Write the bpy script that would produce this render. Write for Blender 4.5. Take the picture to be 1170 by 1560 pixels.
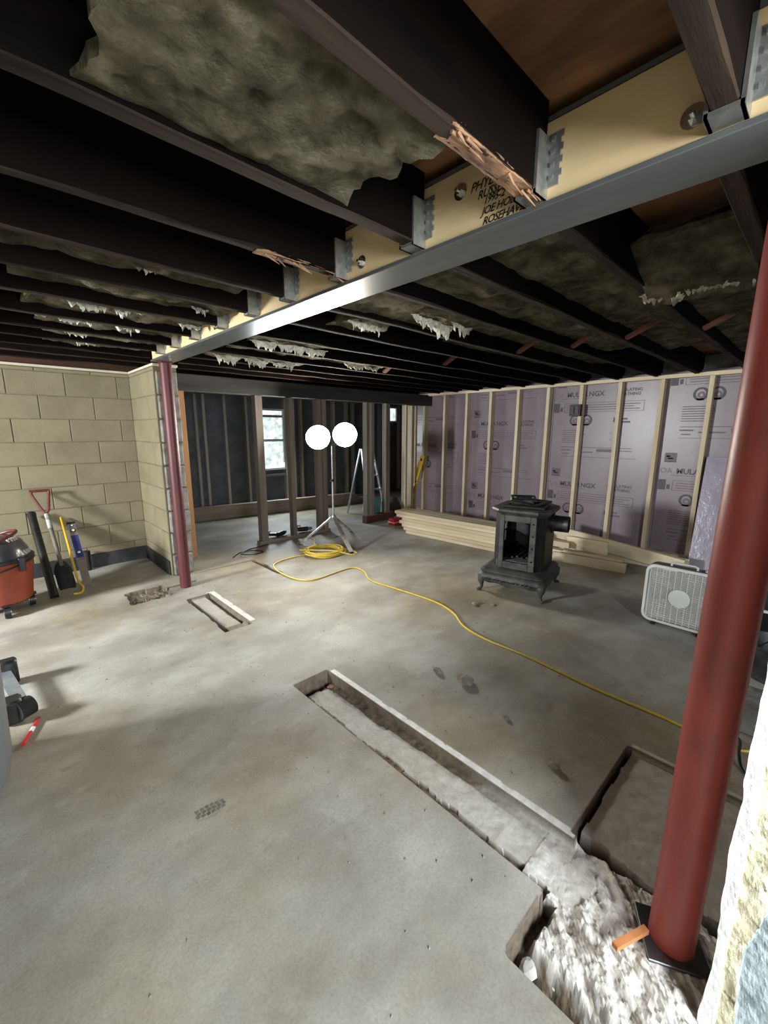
import bpy, bmesh, math, random
import numpy as np
from mathutils import Vector, Matrix

for o in list(bpy.data.objects):
    bpy.data.objects.remove(o)
S = bpy.context.scene
COL = S.collection
PI = math.pi
random.seed(7)

# ------------------------------------------------------------------ camera
F_PX, PITCH, ROLL, YAW = 637.2, 0.1927, 0.0023, 0.809
cam_d = bpy.data.cameras.new('camera')
cam_d.sensor_fit = 'VERTICAL'
cam_d.sensor_height = 24.0
cam_d.lens = 24.0 * F_PX / 1560.0
cam_d.clip_start = 0.02
cam = bpy.data.objects.new('camera', cam_d)
COL.objects.link(cam)
_f = Vector((math.cos(YAW) * math.cos(PITCH), math.sin(YAW) * math.cos(PITCH), -math.sin(PITCH)))
_r = _f.cross(Vector((0, 0, 1))).normalized()
_u = _r.cross(_f)
_r2 = _r * math.cos(ROLL) + _u * math.sin(ROLL)
_u2 = _u * math.cos(ROLL) - _r * math.sin(ROLL)
m = Matrix((_r2, _u2, -_f)).transposed().to_4x4()
m.translation = Vector((0, 0, 1.33))
cam.matrix_world = m
S.camera = cam

# ------------------------------------------------------------------ world, daylight through the openings, exposure
W = bpy.data.worlds.new('world')
S.world = W
W.use_nodes = True
W.node_tree.nodes['Background'].inputs[0].default_value = (0.55, 0.62, 0.68, 1)
W.node_tree.nodes['Background'].inputs[1].default_value = 0.06

def area_light(name, loc, target, sx, sy, watts, color):
    d = bpy.data.lights.new(name, 'AREA')
    d.shape = 'RECTANGLE'; d.size = sx; d.size_y = sy
    d.energy = watts; d.color = color
    o = bpy.data.objects.new(name, d)
    COL.objects.link(o)
    o.location = loc
    o.rotation_euler = (Vector(target) - Vector(loc)).to_track_quat('-Z', 'Y').to_euler()
    return o

# daylight entering by the doorway behind the camera and by the opening on the left
area_light('daylight_doorway', (0.30, -1.52, 1.35), (1.15, 0.55, 0.0), 1.0, 0.9, 138, (0.93, 0.98, 1.0))
area_light('daylight_window', (-2.66, 3.36, 1.52), (0.2, 2.6, 0.0), 0.50, 0.42, 300, (0.97, 1.0, 0.99))
area_light('daylight_back_window', (3.61, 6.44, 1.17), (3.61, 5.0, 0.9), 0.40, 0.9, 40, (0.86, 0.95, 1.0))

V = S.view_settings
V.view_transform = 'Standard'
V.look = 'None'
V.exposure = 0.0
V.gamma = 1.0
V.use_curve_mapping = False

# ------------------------------------------------------------------ materials
MATS = {}

def mat(name, c1, c2=None, scale=8.0, rough=0.7, metal=0.0, bump=0.0, bscale=None, stretch=(1, 1, 1), detail=6.0,
        c3=None, scale3=1.2, rand=0.0, lo=0.35, hi=0.65, spec=0.5, emit=None, estr=0.0, dist=0.01, lo3=0.45, hi3=0.7):
    if name in MATS:
        return MATS[name]
    M = bpy.data.materials.new(name)
    M.use_nodes = True
    nt = M.node_tree; N = nt.nodes; Lk = nt.links
    b = N['Principled BSDF']
    b.inputs['Roughness'].default_value = rough
    b.inputs['Metallic'].default_value = metal
    b.inputs['Specular IOR Level'].default_value = spec
    tc = N.new('ShaderNodeTexCoord'); mp = N.new('ShaderNodeMapping')
    mp.inputs['Scale'].default_value = stretch
    Lk.new(tc.outputs['Object'], mp.inputs['Vector'])
    vec = mp.outputs['Vector']
    if rand > 0:
        oi = N.new('ShaderNodeObjectInfo'); ad = N.new('ShaderNodeVectorMath'); ad.operation = 'ADD'
        ml = N.new('ShaderNodeMath'); ml.operation = 'MULTIPLY'; ml.inputs[1].default_value = 37.0
        Lk.new(oi.outputs['Random'], ml.inputs[0])
        Lk.new(mp.outputs['Vector'], ad.inputs[0]); Lk.new(ml.outputs[0], ad.inputs[1])
        vec = ad.outputs[0]
    col = None
    if c2 is not None:
        n = N.new('ShaderNodeTexNoise'); n.inputs['Scale'].default_value = scale
        n.inputs['Detail'].default_value = detail; n.inputs['Roughness'].default_value = 0.6
        Lk.new(vec, n.inputs['Vector'])
        r = N.new('ShaderNodeValToRGB')
        r.color_ramp.elements[0].position = lo; r.color_ramp.elements[0].color = (*c1, 1)
        r.color_ramp.elements[1].position = hi; r.color_ramp.elements[1].color = (*c2, 1)
        Lk.new(n.outputs['Fac'], r.inputs['Fac'])
        col = r.outputs['Color']
    else:
        b.inputs['Base Color'].default_value = (*c1, 1)
    if c3 is not None:
        n3 = N.new('ShaderNodeTexNoise'); n3.inputs['Scale'].default_value = scale3
        n3.inputs['Detail'].default_value = 7.0; n3.inputs['Roughness'].default_value = 0.62
        Lk.new(vec, n3.inputs['Vector'])
        r3 = N.new('ShaderNodeMapRange'); r3.inputs[1].default_value = lo3; r3.inputs[2].default_value = hi3
        Lk.new(n3.outputs['Fac'], r3.inputs[0])
        mx = N.new('ShaderNodeMix'); mx.data_type = 'RGBA'
        Lk.new(r3.outputs[0], mx.inputs[0]); Lk.new(col, mx.inputs[6]); mx.inputs[7].default_value = (*c3, 1)
        col = mx.outputs[2]
    if rand > 0 and col is not None:
        hv = N.new('ShaderNodeHueSaturation')
        mr = N.new('ShaderNodeMapRange'); mr.inputs[3].default_value = 1 - rand; mr.inputs[4].default_value = 1 + rand
        Lk.new(oi.outputs['Random'], mr.inputs[0]); Lk.new(mr.outputs[0], hv.inputs['Value'])
        Lk.new(col, hv.inputs['Color']); col = hv.outputs['Color']
    if col is not None:
        Lk.new(col, b.inputs['Base Color'])
    if bump > 0:
        nb = N.new('ShaderNodeTexNoise'); nb.inputs['Scale'].default_value = bscale or scale * 3
        nb.inputs['Detail'].default_value = 8.0; nb.inputs['Roughness'].default_value = 0.65
        Lk.new(vec, nb.inputs['Vector'])
        bp = N.new('ShaderNodeBump'); bp.inputs['Strength'].default_value = bump; bp.inputs['Distance'].default_value = dist
        Lk.new(nb.outputs['Fac'], bp.inputs['Height']); Lk.new(bp.outputs['Normal'], b.inputs['Normal'])
    if emit is not None:
        b.inputs['Emission Color'].default_value = (*emit, 1)
        b.inputs['Emission Strength'].default_value = estr
    MATS[name] = M
    return M

PINE1, PINE2 = (0.56, 0.46, 0.305), (0.72, 0.63, 0.46)
pine_x = mat('pine_x', PINE1, PINE2, 9, 0.7, bump=0.15, stretch=(0.12, 1, 1), rand=0.12, c3=(0.40, 0.27, 0.13), scale3=2.2, lo3=0.55, hi3=0.8)
pine_y = mat('pine_y', PINE1, PINE2, 9, 0.7, bump=0.15, stretch=(1, 0.12, 1), rand=0.12, c3=(0.40, 0.27, 0.13), scale3=2.2, lo3=0.55, hi3=0.8)
pine_z = mat('pine_z', PINE1, PINE2, 9, 0.7, bump=0.15, stretch=(1, 1, 0.12), rand=0.10, c3=(0.42, 0.29, 0.15), scale3=2.2, lo3=0.55, hi3=0.8)
oldstud = mat('grey_stud', (0.16, 0.14, 0.12), (0.27, 0.24, 0.20), 8, 0.8, stretch=(1, 1, 0.12), rand=0.2, bump=0.2)
oldstud_h = mat('grey_plate', (0.14, 0.12, 0.10), (0.25, 0.215, 0.175), 8, 0.8, stretch=(0.12, 1, 1), rand=0.2, bump=0.2)
orange_stud = mat('orange_stud', (0.30, 0.145, 0.055), (0.42, 0.22, 0.095), 10, 0.65, stretch=(1, 1, 0.1), bump=0.15)
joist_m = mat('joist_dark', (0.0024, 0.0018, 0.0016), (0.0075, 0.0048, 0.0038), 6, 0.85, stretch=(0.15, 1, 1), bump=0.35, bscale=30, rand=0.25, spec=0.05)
joist_b = mat('joist_lower_edge', (0.005, 0.0035, 0.0028), (0.042, 0.029, 0.021), 14, 0.85, stretch=(0.10, 1, 1), bump=0.5, bscale=40, rand=0.25, spec=0.12)  # paler mottled tone for the lower faces of the joists
raw_wood = mat('splintered_raw', (0.07, 0.028, 0.013), (0.46, 0.26, 0.14), 26, 0.8, stretch=(0.3, 1, 1), bump=0.6, bscale=60)
plywood = mat('subfloor_plywood', (0.13, 0.054, 0.019), (0.36, 0.172, 0.068), 4.5, 0.7, stretch=(1, 0.25, 1), bump=0.1, rand=0.12, c3=(0.05, 0.02, 0.008), scale3=5)
rimwood = mat('rim_board', (0.035, 0.012, 0.007), (0.085, 0.032, 0.018), 6, 0.8, stretch=(0.15, 1, 1), bump=0.2)
lvl = mat('laminated_timber', (0.60, 0.44, 0.23), (0.72, 0.565, 0.33), 7, 0.6, stretch=(1, 0.2, 1), c3=(0.40, 0.25, 0.11), scale3=9, lo3=0.6, hi3=0.78, bump=0.05)
steel_p = mat('grey_steel_primer', (0.085, 0.093, 0.093), (0.125, 0.135, 0.135), 6, 0.30, metal=0.15, stretch=(1, 0.25, 1), bump=0.05, c3=(0.22, 0.235, 0.235), scale3=7, lo3=0.62, hi3=0.72)
galv = mat('galvanised', (0.28, 0.29, 0.28), (0.46, 0.47, 0.46), 30, 0.4, metal=0.8, bump=0.05)
bolt_m = mat('zinc_bolt', (0.62, 0.63, 0.62), (0.8, 0.8, 0.8), 30, 0.25, metal=1.0)
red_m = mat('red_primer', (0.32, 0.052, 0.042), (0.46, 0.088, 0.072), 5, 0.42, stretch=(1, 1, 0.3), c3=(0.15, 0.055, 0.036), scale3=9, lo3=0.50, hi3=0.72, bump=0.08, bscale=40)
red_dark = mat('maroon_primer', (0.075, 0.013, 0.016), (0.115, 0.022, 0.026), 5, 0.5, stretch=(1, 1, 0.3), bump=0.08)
block_m = mat('cream_block_paint', (0.195, 0.170, 0.104), (0.245, 0.216, 0.140), 3.5, 0.85, bump=0.25, bscale=70, rand=0.05, c3=(0.15, 0.128, 0.076), scale3=5, lo3=0.58, hi3=0.85)
mortar_m = mat('cream_mortar', (0.150, 0.129, 0.079), (0.20, 0.174, 0.112), 12, 0.9, bump=0.4, bscale=60)
rawblock = mat('raw_block', (0.16, 0.155, 0.145), (0.30, 0.29, 0.27), 16, 0.95, bump=0.7, bscale=50)
sill_m = mat('cream_sill', (0.55, 0.51, 0.40), (0.66, 0.62, 0.50), 10, 0.8, bump=0.15)
tar = mat('black_tar', (0.012, 0.013, 0.014), (0.035, 0.036, 0.038), 9, 0.6, bump=0.4)
foam_m = mat('purple_foam', (0.205, 0.163, 0.194), (0.252, 0.208, 0.238), 3.0, 0.33, bump=0.10, bscale=60, dist=0.004)
ink = mat('print_ink', (0.055, 0.045, 0.065), None, rough=0.5)
ink_ghost = mat('print_ink_ghost', (0.19, 0.14, 0.18), None, rough=0.5)
ink_pale = mat('print_ink_pale', (0.125, 0.093, 0.122), None, rough=0.5)
marker = mat('black_marker', (0.01, 0.009, 0.008), None, rough=0.5)
char = mat('charcoal_sheathing', (0.075, 0.082, 0.095), (0.13, 0.14, 0.155), 5, 0.8, bump=0.3)
cast = mat('black_cast_iron', (0.007, 0.007, 0.007), (0.020, 0.020, 0.0195), 12, 0.42, metal=0.25, bump=0.2, bscale=60, c3=(0.05, 0.048, 0.045), scale3=6, lo3=0.6, hi3=0.85)
cast_dust = mat('dusty_cast_iron', (0.026, 0.026, 0.026), (0.085, 0.082, 0.077), 9, 0.55, metal=0.2, bump=0.25, bscale=50)
pipe_m = mat('stove_pipe', (0.10, 0.105, 0.11), (0.22, 0.225, 0.23), 20, 0.3, metal=0.9)
white_pl = mat('white_plastic', (0.72, 0.75, 0.73), (0.80, 0.82, 0.80), 6, 0.4)
black_pl = mat('black_plastic', (0.006, 0.006, 0.0065), (0.016, 0.016, 0.017), 8, 0.45, bump=0.05)
fan_dark = mat('fan_mid_grey', (0.22, 0.23, 0.235), None, rough=0.5)  # even mid grey for the fan motor, blades and the blind rail
orange_pl = mat('orange_red_plastic', (0.23, 0.040, 0.018), (0.29, 0.055, 0.026), 4, 0.4)
smoke_pl = mat('grey_lid_plastic', (0.03, 0.034, 0.036), (0.07, 0.075, 0.078), 4, 0.25)
grey_pl = mat('grey_bin_plastic', (0.13, 0.14, 0.15), (0.17, 0.18, 0.19), 4, 0.5)
alu = mat('aluminium', (0.50, 0.51, 0.51), (0.66, 0.67, 0.67), 12, 0.32, metal=0.85)
tripod_m = mat('worn_tripod_steel', (0.32, 0.31, 0.30), (0.55, 0.54, 0.52), 14, 0.4, metal=0.6)
cord_m = mat('yellow_cord', (0.62, 0.44, 0.035), (0.72, 0.54, 0.06), 20, 0.45)
yellow_p = mat('yellow_paint', (0.58, 0.37, 0.02), (0.68, 0.46, 0.04), 10, 0.4)
blue_p = mat('blue_plastic', (0.03, 0.04, 0.16), (0.05, 0.06, 0.22), 8, 0.4)
redp = mat('red_plastic', (0.45, 0.015, 0.025), (0.55, 0.03, 0.04), 8, 0.35)
wood_tool = mat('dull_handle', (0.10, 0.085, 0.065), (0.16, 0.135, 0.10), 20, 0.6)
insul = mat('mineral_wool', (0.060, 0.052, 0.033), (0.205, 0.185, 0.128), 11, 0.98, bump=1.0, bscale=45, dist=0.02, c3=(0.045, 0.038, 0.024), scale3=6, rand=0.1, spec=0.05)
fluff = mat('torn_paper_white', (0.50, 0.48, 0.40), (0.72, 0.70, 0.62), 20, 0.95, bump=0.5)
bridge_m = mat('reddish_bridging', (0.10, 0.035, 0.018), (0.19, 0.075, 0.04), 12, 0.8, stretch=(1, 0.3, 1))
steelblue = mat('bluish_steel', (0.30, 0.37, 0.42), (0.48, 0.54, 0.58), 12, 0.3, metal=0.7)
turq = mat('turquoise_sheet', (0.12, 0.38, 0.40), (0.16, 0.46, 0.47), 6, 0.5)
card = mat('brown_board', (0.22, 0.14, 0.075), (0.32, 0.22, 0.13), 8, 0.8, stretch=(1, 0.3, 1))
grey_cloth = mat('dirty_grey_tarp', (0.10, 0.10, 0.095), (0.2, 0.2, 0.19), 10, 0.8, bump=0.6, bscale=16)
chunk_m = mat('concrete_chunk', (0.17, 0.155, 0.13), (0.34, 0.32, 0.28), 30, 0.95, bump=0.6)
glass_day = mat('daylit_pane', (0.75, 0.82, 0.80), (0.3, 0.38, 0.36), 9, 0.2)
white_fr = mat('white_window_frame', (0.62, 0.66, 0.66), None, rough=0.5)
lamp_on = mat('lamp_led_lens', (1, 1, 1), None, emit=(1.0, 0.94, 0.82), estr=215.0)

# panes of the far windows glow with daylight, patterned by leaves outside
_g = glass_day.node_tree
_b = _g.nodes['Principled BSDF']
_src = _b.inputs['Base Color'].links[0].from_socket
_g.links.new(_src, _b.inputs['Emission Color'])
_b.inputs['Emission Strength'].default_value = 1.5

# ------------------------------------------------------------------ noise
def _hash(ix, iy, seed):
    n = (ix.astype(np.int64) * 374761393 + iy.astype(np.int64) * 668265263 + seed * 1274126177) & 0x7fffffff
    n = ((n ^ (n >> 13)) * 1274126177) & 0x7fffffff
    return ((n ^ (n >> 16)) & 0xffff) / 65535.0

def vnoise(x, y, seed=0):
    x = np.asarray(x, float); y = np.asarray(y, float)
    ix = np.floor(x); iy = np.floor(y); fx = x - ix; fy = y - iy
    fx = fx * fx * (3 - 2 * fx); fy = fy * fy * (3 - 2 * fy)
    a = _hash(ix, iy, seed); b = _hash(ix + 1, iy, seed); c = _hash(ix, iy + 1, seed); d = _hash(ix + 1, iy + 1, seed)
    return (a * (1 - fx) + b * fx) * (1 - fy) + (c * (1 - fx) + d * fx) * fy

def fbm(x, y, seed=0, octv=4):
    t = 0; a = 0.5; s = 0
    for k in range(octv):
        t = t + a * vnoise(x * 2 ** k, y * 2 ** k, seed + k); s += a; a *= 0.55
    return t / s - 0.5

# ------------------------------------------------------------------ mesh helpers
class MB:
    def __init__(self):
        self.v = []; self.f = []; self.mi = []
    def add(self, verts, faces, mi=0):
        k = len(self.v)
        self.v += [tuple(p) for p in verts]
        for f in faces:
            self.f.append([i + k for i in f]); self.mi.append(mi)
        return self
    def box(self, x0, x1, y0, y1, z0, z1, mi=0):
        v = [(x0, y0, z0), (x1, y0, z0), (x1, y1, z0), (x0, y1, z0), (x0, y0, z1), (x1, y0, z1), (x1, y1, z1), (x0, y1, z1)]
        return self.add(v, [(0, 3, 2, 1), (4, 5, 6, 7), (0, 1, 5, 4), (1, 2, 6, 5), (2, 3, 7, 6), (3, 0, 4, 7)], mi)
    def cbox(self, x0, x1, y0, y1, z0, z1, c=0.004, mi=0):
        # box with chamfered edges
        bm = bmesh.new()
        bmesh.ops.create_cube(bm, size=1.0)
        for p in bm.verts:
            p.co = Vector(((x0 + x1) / 2 + p.co.x * (x1 - x0), (y0 + y1) / 2 + p.co.y * (y1 - y0), (z0 + z1) / 2 + p.co.z * (z1 - z0)))
        bmesh.ops.bevel(bm, geom=bm.edges[:], offset=c, segments=1, affect='EDGES')
        bm.verts.index_update()
        self.add([p.co[:] for p in bm.verts], [[p.index for p in f.verts] for f in bm.faces], mi)
        bm.free()
        return self
    def beam(self, p, q, w, h, mi=0, up=(0, 0, 1)):
        # rectangular bar from p to q; w sideways, h along up
        p = Vector(p); q = Vector(q); d = (q - p).normalized(); u = Vector(up)
        s = d.cross(u)
        if s.length < 1e-4: s = d.cross(Vector((1, 0, 0)))
        s.normalize(); u = s.cross(d)
        v = []
        for c in (p, q):
            for a, b in ((-1, -1), (1, -1), (1, 1), (-1, 1)):
                v.append(c + s * (a * w / 2) + u * (b * h / 2))
        return self.add(v, [(0, 1, 2, 3), (7, 6, 5, 4), (0, 4, 5, 1), (1, 5, 6, 2), (2, 6, 7, 3), (3, 7, 4, 0)], mi)
    def tube(self, path, r, n=10, closed=False, caps=True, mi=0):
        P = [Vector(p) for p in path]; k = len(P)
        rs = r if isinstance(r, (list, tuple)) else [r] * k
        T = []
        for i in range(k):
            a = P[(i - 1) % k] if (closed or i > 0) else P[i]
            b = P[(i + 1) % k] if (closed or i < k - 1) else P[i]
            T.append((b - a).normalized())
        ref = Vector((0, 0, 1)) if abs(T[0].z) < 0.9 else Vector((1, 0, 0))
        s = T[0].cross(ref).normalized()
        v = []
        for i in range(k):
            s = (s - T[i] * s.dot(T[i])).normalized(); u = T[i].cross(s)
            for j in range(n):
                a = 2 * PI * j / n
                v.append(P[i] + (s * math.cos(a) + u * math.sin(a)) * rs[i])
        f = []
        for i in range(k if closed else k - 1):
            i2 = (i + 1) % k
            for j in range(n):
                f.append((i * n + j, i * n + (j + 1) % n, i2 * n + (j + 1) % n, i2 * n + j))
        if caps and not closed:
            f.append(list(range(n))[::-1]); f.append([(k - 1) * n + j for j in range(n)])
        return self.add(v, f, mi)
    def lathe(self, prof, n=24, c=(0, 0), mi=0):
        v = []; f = []
        for (r, z) in prof:
            for j in range(n):
                a = 2 * PI * j / n
                v.append((c[0] + r * math.cos(a), c[1] + r * math.sin(a), z))
        for i in range(len(prof) - 1):
            for j in range(n):
                f.append((i * n + j, i * n + (j + 1) % n, (i + 1) * n + (j + 1) % n, (i + 1) * n + j))
        f.append(list(range(n))[::-1]); f.append([(len(prof) - 1) * n + j for j in range(n)])
        return self.add(v, f, mi)
    def loft(self, rings, mi=0, cap=True):
        n = len(rings[0]); v = [p for r in rings for p in r]; f = []
        for i in range(len(rings) - 1):
            for j in range(n):
                f.append((i * n + j, i * n + (j + 1) % n, (i + 1) * n + (j + 1) % n, (i + 1) * n + j))
        if cap:
            f.append(list(range(n))[::-1]); f.append([(len(rings) - 1) * n + j for j in range(n)])
        return self.add(v, f, mi)
    def build(self, name, mats, parent=None, smooth=False, loc=None):
        me = bpy.data.meshes.new(name)
        me.from_pydata([tuple(p) for p in self.v], [], self.f)
        if not isinstance(mats, (list, tuple)): mats = [mats]
        for q in mats: me.materials.append(q)
        for p, i in zip(me.polygons, self.mi): p.material_index = i
        if smooth:
            for p in me.polygons: p.use_smooth = True
            try: me.set_sharp_from_angle(angle=math.radians(40))
            except Exception: pass
        me.update()
        o = bpy.data.objects.new(name, me)
        COL.objects.link(o)
        if parent is not None: o.parent = parent
        if loc is not None: o.location = loc
        return o

def tag(o, label, cat, group=None, kind=None):
    o['label'] = label
    o['category'] = cat
    if group: o['group'] = group
    if kind: o['kind'] = kind
    return o

def thing(name, label, cat, loc=(0, 0, 0), rz=0.0, group=None):
    o = bpy.data.objects.new(name, None)
    o.empty_display_size = 0.05
    COL.objects.link(o)
    o.location = loc; o.rotation_euler = (0, 0, rz)
    return tag(o, label, cat, group)

def struct(o, label, cat):
    return tag(o, label, cat, kind='structure')

def inst(src, parent, loc=(0, 0, 0), rot=None):
    c = src.copy(); COL.objects.link(c); c.parent = parent; c.location = loc
    if rot: c.rotation_euler = rot
    return c

def text_mesh(body, size, shear=0.0, bold=0.0, space=1.0, line=1.0):
    cu = bpy.data.curves.new('lettering', 'FONT')
    cu.body = body; cu.size = size; cu.shear = shear; cu.offset = bold; cu.space_character = space; cu.space_line = line
    cu.resolution_u = 2
    o = bpy.data.objects.new('lettering', cu)
    COL.objects.link(o)
    dg = bpy.context.evaluated_depsgraph_get()
    me = bpy.data.meshes.new_from_object(o.evaluated_get(dg))
    vs = [v.co.copy() for v in me.vertices]; fs = [list(p.vertices) for p in me.polygons]
    bpy.data.objects.remove(o); bpy.data.curves.remove(cu); bpy.data.meshes.remove(me)
    return vs, fs

def smooth_path(pts, n=6):
    P = [Vector(p) for p in pts]; out = []
    for i in range(len(P) - 1):
        a = P[max(i - 1, 0)]; b = P[i]; c = P[i + 1]; d = P[min(i + 2, len(P) - 1)]
        for k in range(n):
            t = k / n
            out.append(0.5 * ((2 * b) + (-a + c) * t + (2 * a - 5 * b + 4 * c - d) * t * t + (-a + 3 * b - 3 * c + d) * t ** 3))
    out.append(P[-1])
    return out

# ================================================================== STRUCTURE
# ------------------------------------------------------------------ floor: slab with the trenches of the removed wall
def build_floor():
    xs = np.concatenate([np.arange(-2.7, 0.66, 0.14), np.arange(0.66, 0.78, 0.010), np.arange(0.78, 1.33, 0.006), np.arange(1.33, 1.95, 0.010), np.arange(1.95, 7.6, 0.12)])
    ys = np.concatenate([np.arange(-2.7, -0.25, 0.14), np.arange(-0.25, 0.52, 0.006), np.arange(0.52, 1.95, 0.010), np.arange(1.95, 4.05, 0.014), np.arange(4.05, 6.8, 0.12)])
    X, Y = np.meshgrid(xs, ys, indexing='ij')
    e1 = fbm(X * 14, Y * 14, 3) * 0.022
    e2 = fbm(X * 9, Y * 9, 11) * 0.03
    Z = fbm(X * 1.2, Y * 1.2, 5) * 0.006
    white = np.zeros_like(X); soil = np.zeros_like(X); cem = np.zeros_like(X)
    rough = fbm(X * 22, Y * 22, 21, 5)
    rough2 = fbm(X * 6, Y * 6, 31, 4)
    # ridges combed along the trench direction
    rough3 = fbm(X * 55, Y * 55, 27, 3)
    ridge = fbm((X + Y * 0.9) * 9, (Y - X) * 30, 41, 4)
    # trench 1
    t1 = (X > 1.035 + e1 * 0.5) & (X < 1.252 + e1 * 0.15) & (Y > 0.36) & (Y < 1.775 + e2)
    fx = (X - 1.035) / 0.217
    dep = 0.030 + 0.022 * np.clip((Y - 0.4) / 1.2, 0, 1)
    bed = -dep + rough * 0.012 + rough2 * 0.008
    crev = fx < 0.20 + 0.05 * np.clip(1.2 - Y, 0, 1) + rough2 * 0.16
    bed = np.where(crev, -0.05 + rough * 0.03, bed)
    wallb = (X > 1.214 - 0.02 * np.clip((Y - 0.8), 0, 1) + rough2 * 0.02)
    bed = np.where(Y > 1.705 + rough2 * 0.08, -0.10 + rough * 0.05, bed)
    Z = np.where(t1, bed, Z)
    cem = np.where(t1, 0.50 - 0.25 * np.clip((Y - 1.0), 0, 1), cem)
    soil = np.where(t1 & crev, 1.0, soil)
    soil = np.where(t1 & wallb, np.clip((Y - 0.5) / 0.35, 0, 1) * 1.0 + rough * 0.4, soil)
    soil = np.where(t1 & (Y > 1.69 + rough2 * 0.08), 1.0, soil)
    # white mortar line left on the slab along the far side of the trench
    wl = (X > 1.252 + e1 * 0.15) & (X < 1.286 + e1 * 0.5) & (Y > 0.39) & (Y < 1.76)
    white = np.where(wl & ~t1, 1.0, white)
    # trench 2
    t2 = (X > 1.03 + e1) & (X < 1.215 + e1 * 0.5) & (Y > 2.62 + e2 * 0.4) & (Y < 3.36 + e2)
    f2 = (X - 1.03) / 0.185
    b2 = np.where(f2 < 0.20, -0.050 + rough * 0.02, np.where(f2 > 0.80, -0.040 + rough * 0.03, -0.022 + rough * 0.008))
    Z = np.where(t2, b2, Z)
    cem = np.where(t2, 0.35, cem)
    soil = np.where(t2 & ((f2 < 0.18) | (f2 > 0.80 + rough2 * 0.2)), 0.8, soil)
    soil = np.where(t2 & (Y < 2.70 + rough2 * 0.1), 0.7, soil)
    w2 = (X > 1.20) & (X < 1.262 + e1 * 0.8) & (Y > 2.66) & (Y < 3.40)
    white = np.where(w2 & ~t2, 1.0, white)
    # broken hole beside the far post
    hc = (np.abs(X - 0.86) < 0.14 + rough2 * 0.12) & (np.abs(Y - 3.68) < 0.14 + e2 * 3)
    Z = np.where(hc, -0.035 + rough * 0.06, Z); soil = np.where(hc, np.clip(0.75 + rough * 1.5, 0, 1), soil)
    # saw-cut lines of the patched rectangle beyond the far post
    g1 = (np.abs(Y - 3.97) < 0.017) & (X > 1.2) & (X < 1.92)
    g2 = (np.abs(X - 1.90) < 0.022) & (Y > 3.42) & (Y < 3.98)
    g3 = (np.abs(Y - 3.72 - (X - 0.9) * 0.1) < 0.012) & (X > 0.95) & (X < 1.25)
    g = g1 | g2 | g3
    Z = np.where(g, -0.022, Z); soil = np.where(g, 0.9, soil)
    # pit around the near post: lumpy white cement pad with a soil gap along the slab
    pa = (X > 0.812 + e1 * 0.2) & (X < 1.30) & (Y < 0.392 + e2 * 0.06)
    pad = -0.024 + rough * 0.030 + rough3 * 0.012 + ridge * 0.032 + rough2 * 0.02
    gap = np.clip((0.905 + rough2 * 0.10 + (Y - 0.2) * 0.12 - X) / 0.035, 0, 1)
    pad = pad * (1 - gap) + (-0.10 + rough * 0.04) * gap
    far = np.clip((Y - 0.352 + rough2 * 0.05) / 0.02, 0, 1) * (X < 1.04)
    pad = pad * (1 - far) + (-0.09 + rough * 0.04) * far
    pad = np.minimum(pad, -0.004)
    Z = np.where(pa, pad, Z); cem = np.where(pa, np.clip(1.0 - gap - far, 0, 1), cem)
    soil = np.where(pa, np.clip(np.maximum(gap, far) * 0.95 + np.clip(-ridge * 5 - 0.35, 0, 0.8), 0, 1), soil)
    # joined bed between trench and pad
    tj = (X > 1.07 + rough2 * 0.05) & (X < 1.252) & (Y > 0.32 + rough2 * 0.1) & (Y < 0.48)
    Z = np.where(tj, -0.030 + rough * 0.018, Z); cem = np.where(tj, 0.66, cem); soil = np.where(tj, 0, soil)
    # second pit, smooth grey bed
    pb = (X > 1.275 + e1 * 0.8) & (X < 1.845 + e1 * 0.2) & (Y < 0.415) & (Y > -0.25)
    bb = -0.020 + rough * 0.006
    edge = (X < 1.305 + rough2 * 0.07) | (Y > 0.398 + e2 * 0.2)
    bb = np.where(edge, -0.075 + rough * 0.03, bb)
    Z = np.where(pb, bb, Z); cem = np.where(pb, 0.55, cem); soil = np.where(pb & edge, 0.95, soil); white = np.where(pb, 0, white)
    wb = (X > 1.845) & (X < 1.875 + e1 * 0.5) & (Y < 0.40) & (Y > -0.25)
    white = np.where(wb & ~pb, 0.6, white)
    hole = Z < -0.012
    rimv = np.zeros_like(hole)
    rimv[1:, :] |= hole[:-1, :]; rimv[:, 1:] |= hole[:, :-1]
    rimv &= ~hole
    rimv &= (X < 1.92) & (X > 0.68) & (Y < 3.9)
    soil = np.where(rimv, np.maximum(soil, 0.80), soil); white = np.where(rimv, 0, white)
    nx, ny = len(xs), len(ys)
    verts = np.stack([X.ravel(), Y.ravel(), Z.ravel()], 1)
    I = np.arange(nx * ny).reshape(nx, ny)
    faces = np.stack([I[:-1, :-1].ravel(), I[1:, :-1].ravel(), I[1:, 1:].ravel(), I[:-1, 1:].ravel()], 1)
    me = bpy.data.meshes.new('floor')
    me.from_pydata(verts.tolist(), [], faces.tolist())
    at = me.color_attributes.new('zone', 'FLOAT_COLOR', 'POINT')
    c = np.stack([np.clip(white, 0, 1).ravel(), np.clip(soil, 0, 1).ravel(), np.clip(cem, 0, 1).ravel(), np.ones(nx * ny)], 1)
    at.data.foreach_set('color', c.astype(np.float32).ravel())
    M = bpy.data.materials.new('concrete_floor'); M.use_nodes = True
    nt = M.node_tree; N = nt.nodes; Lk = nt.links; b = N['Principled BSDF']
    tc = N.new('ShaderNodeTexCoord')
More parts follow.
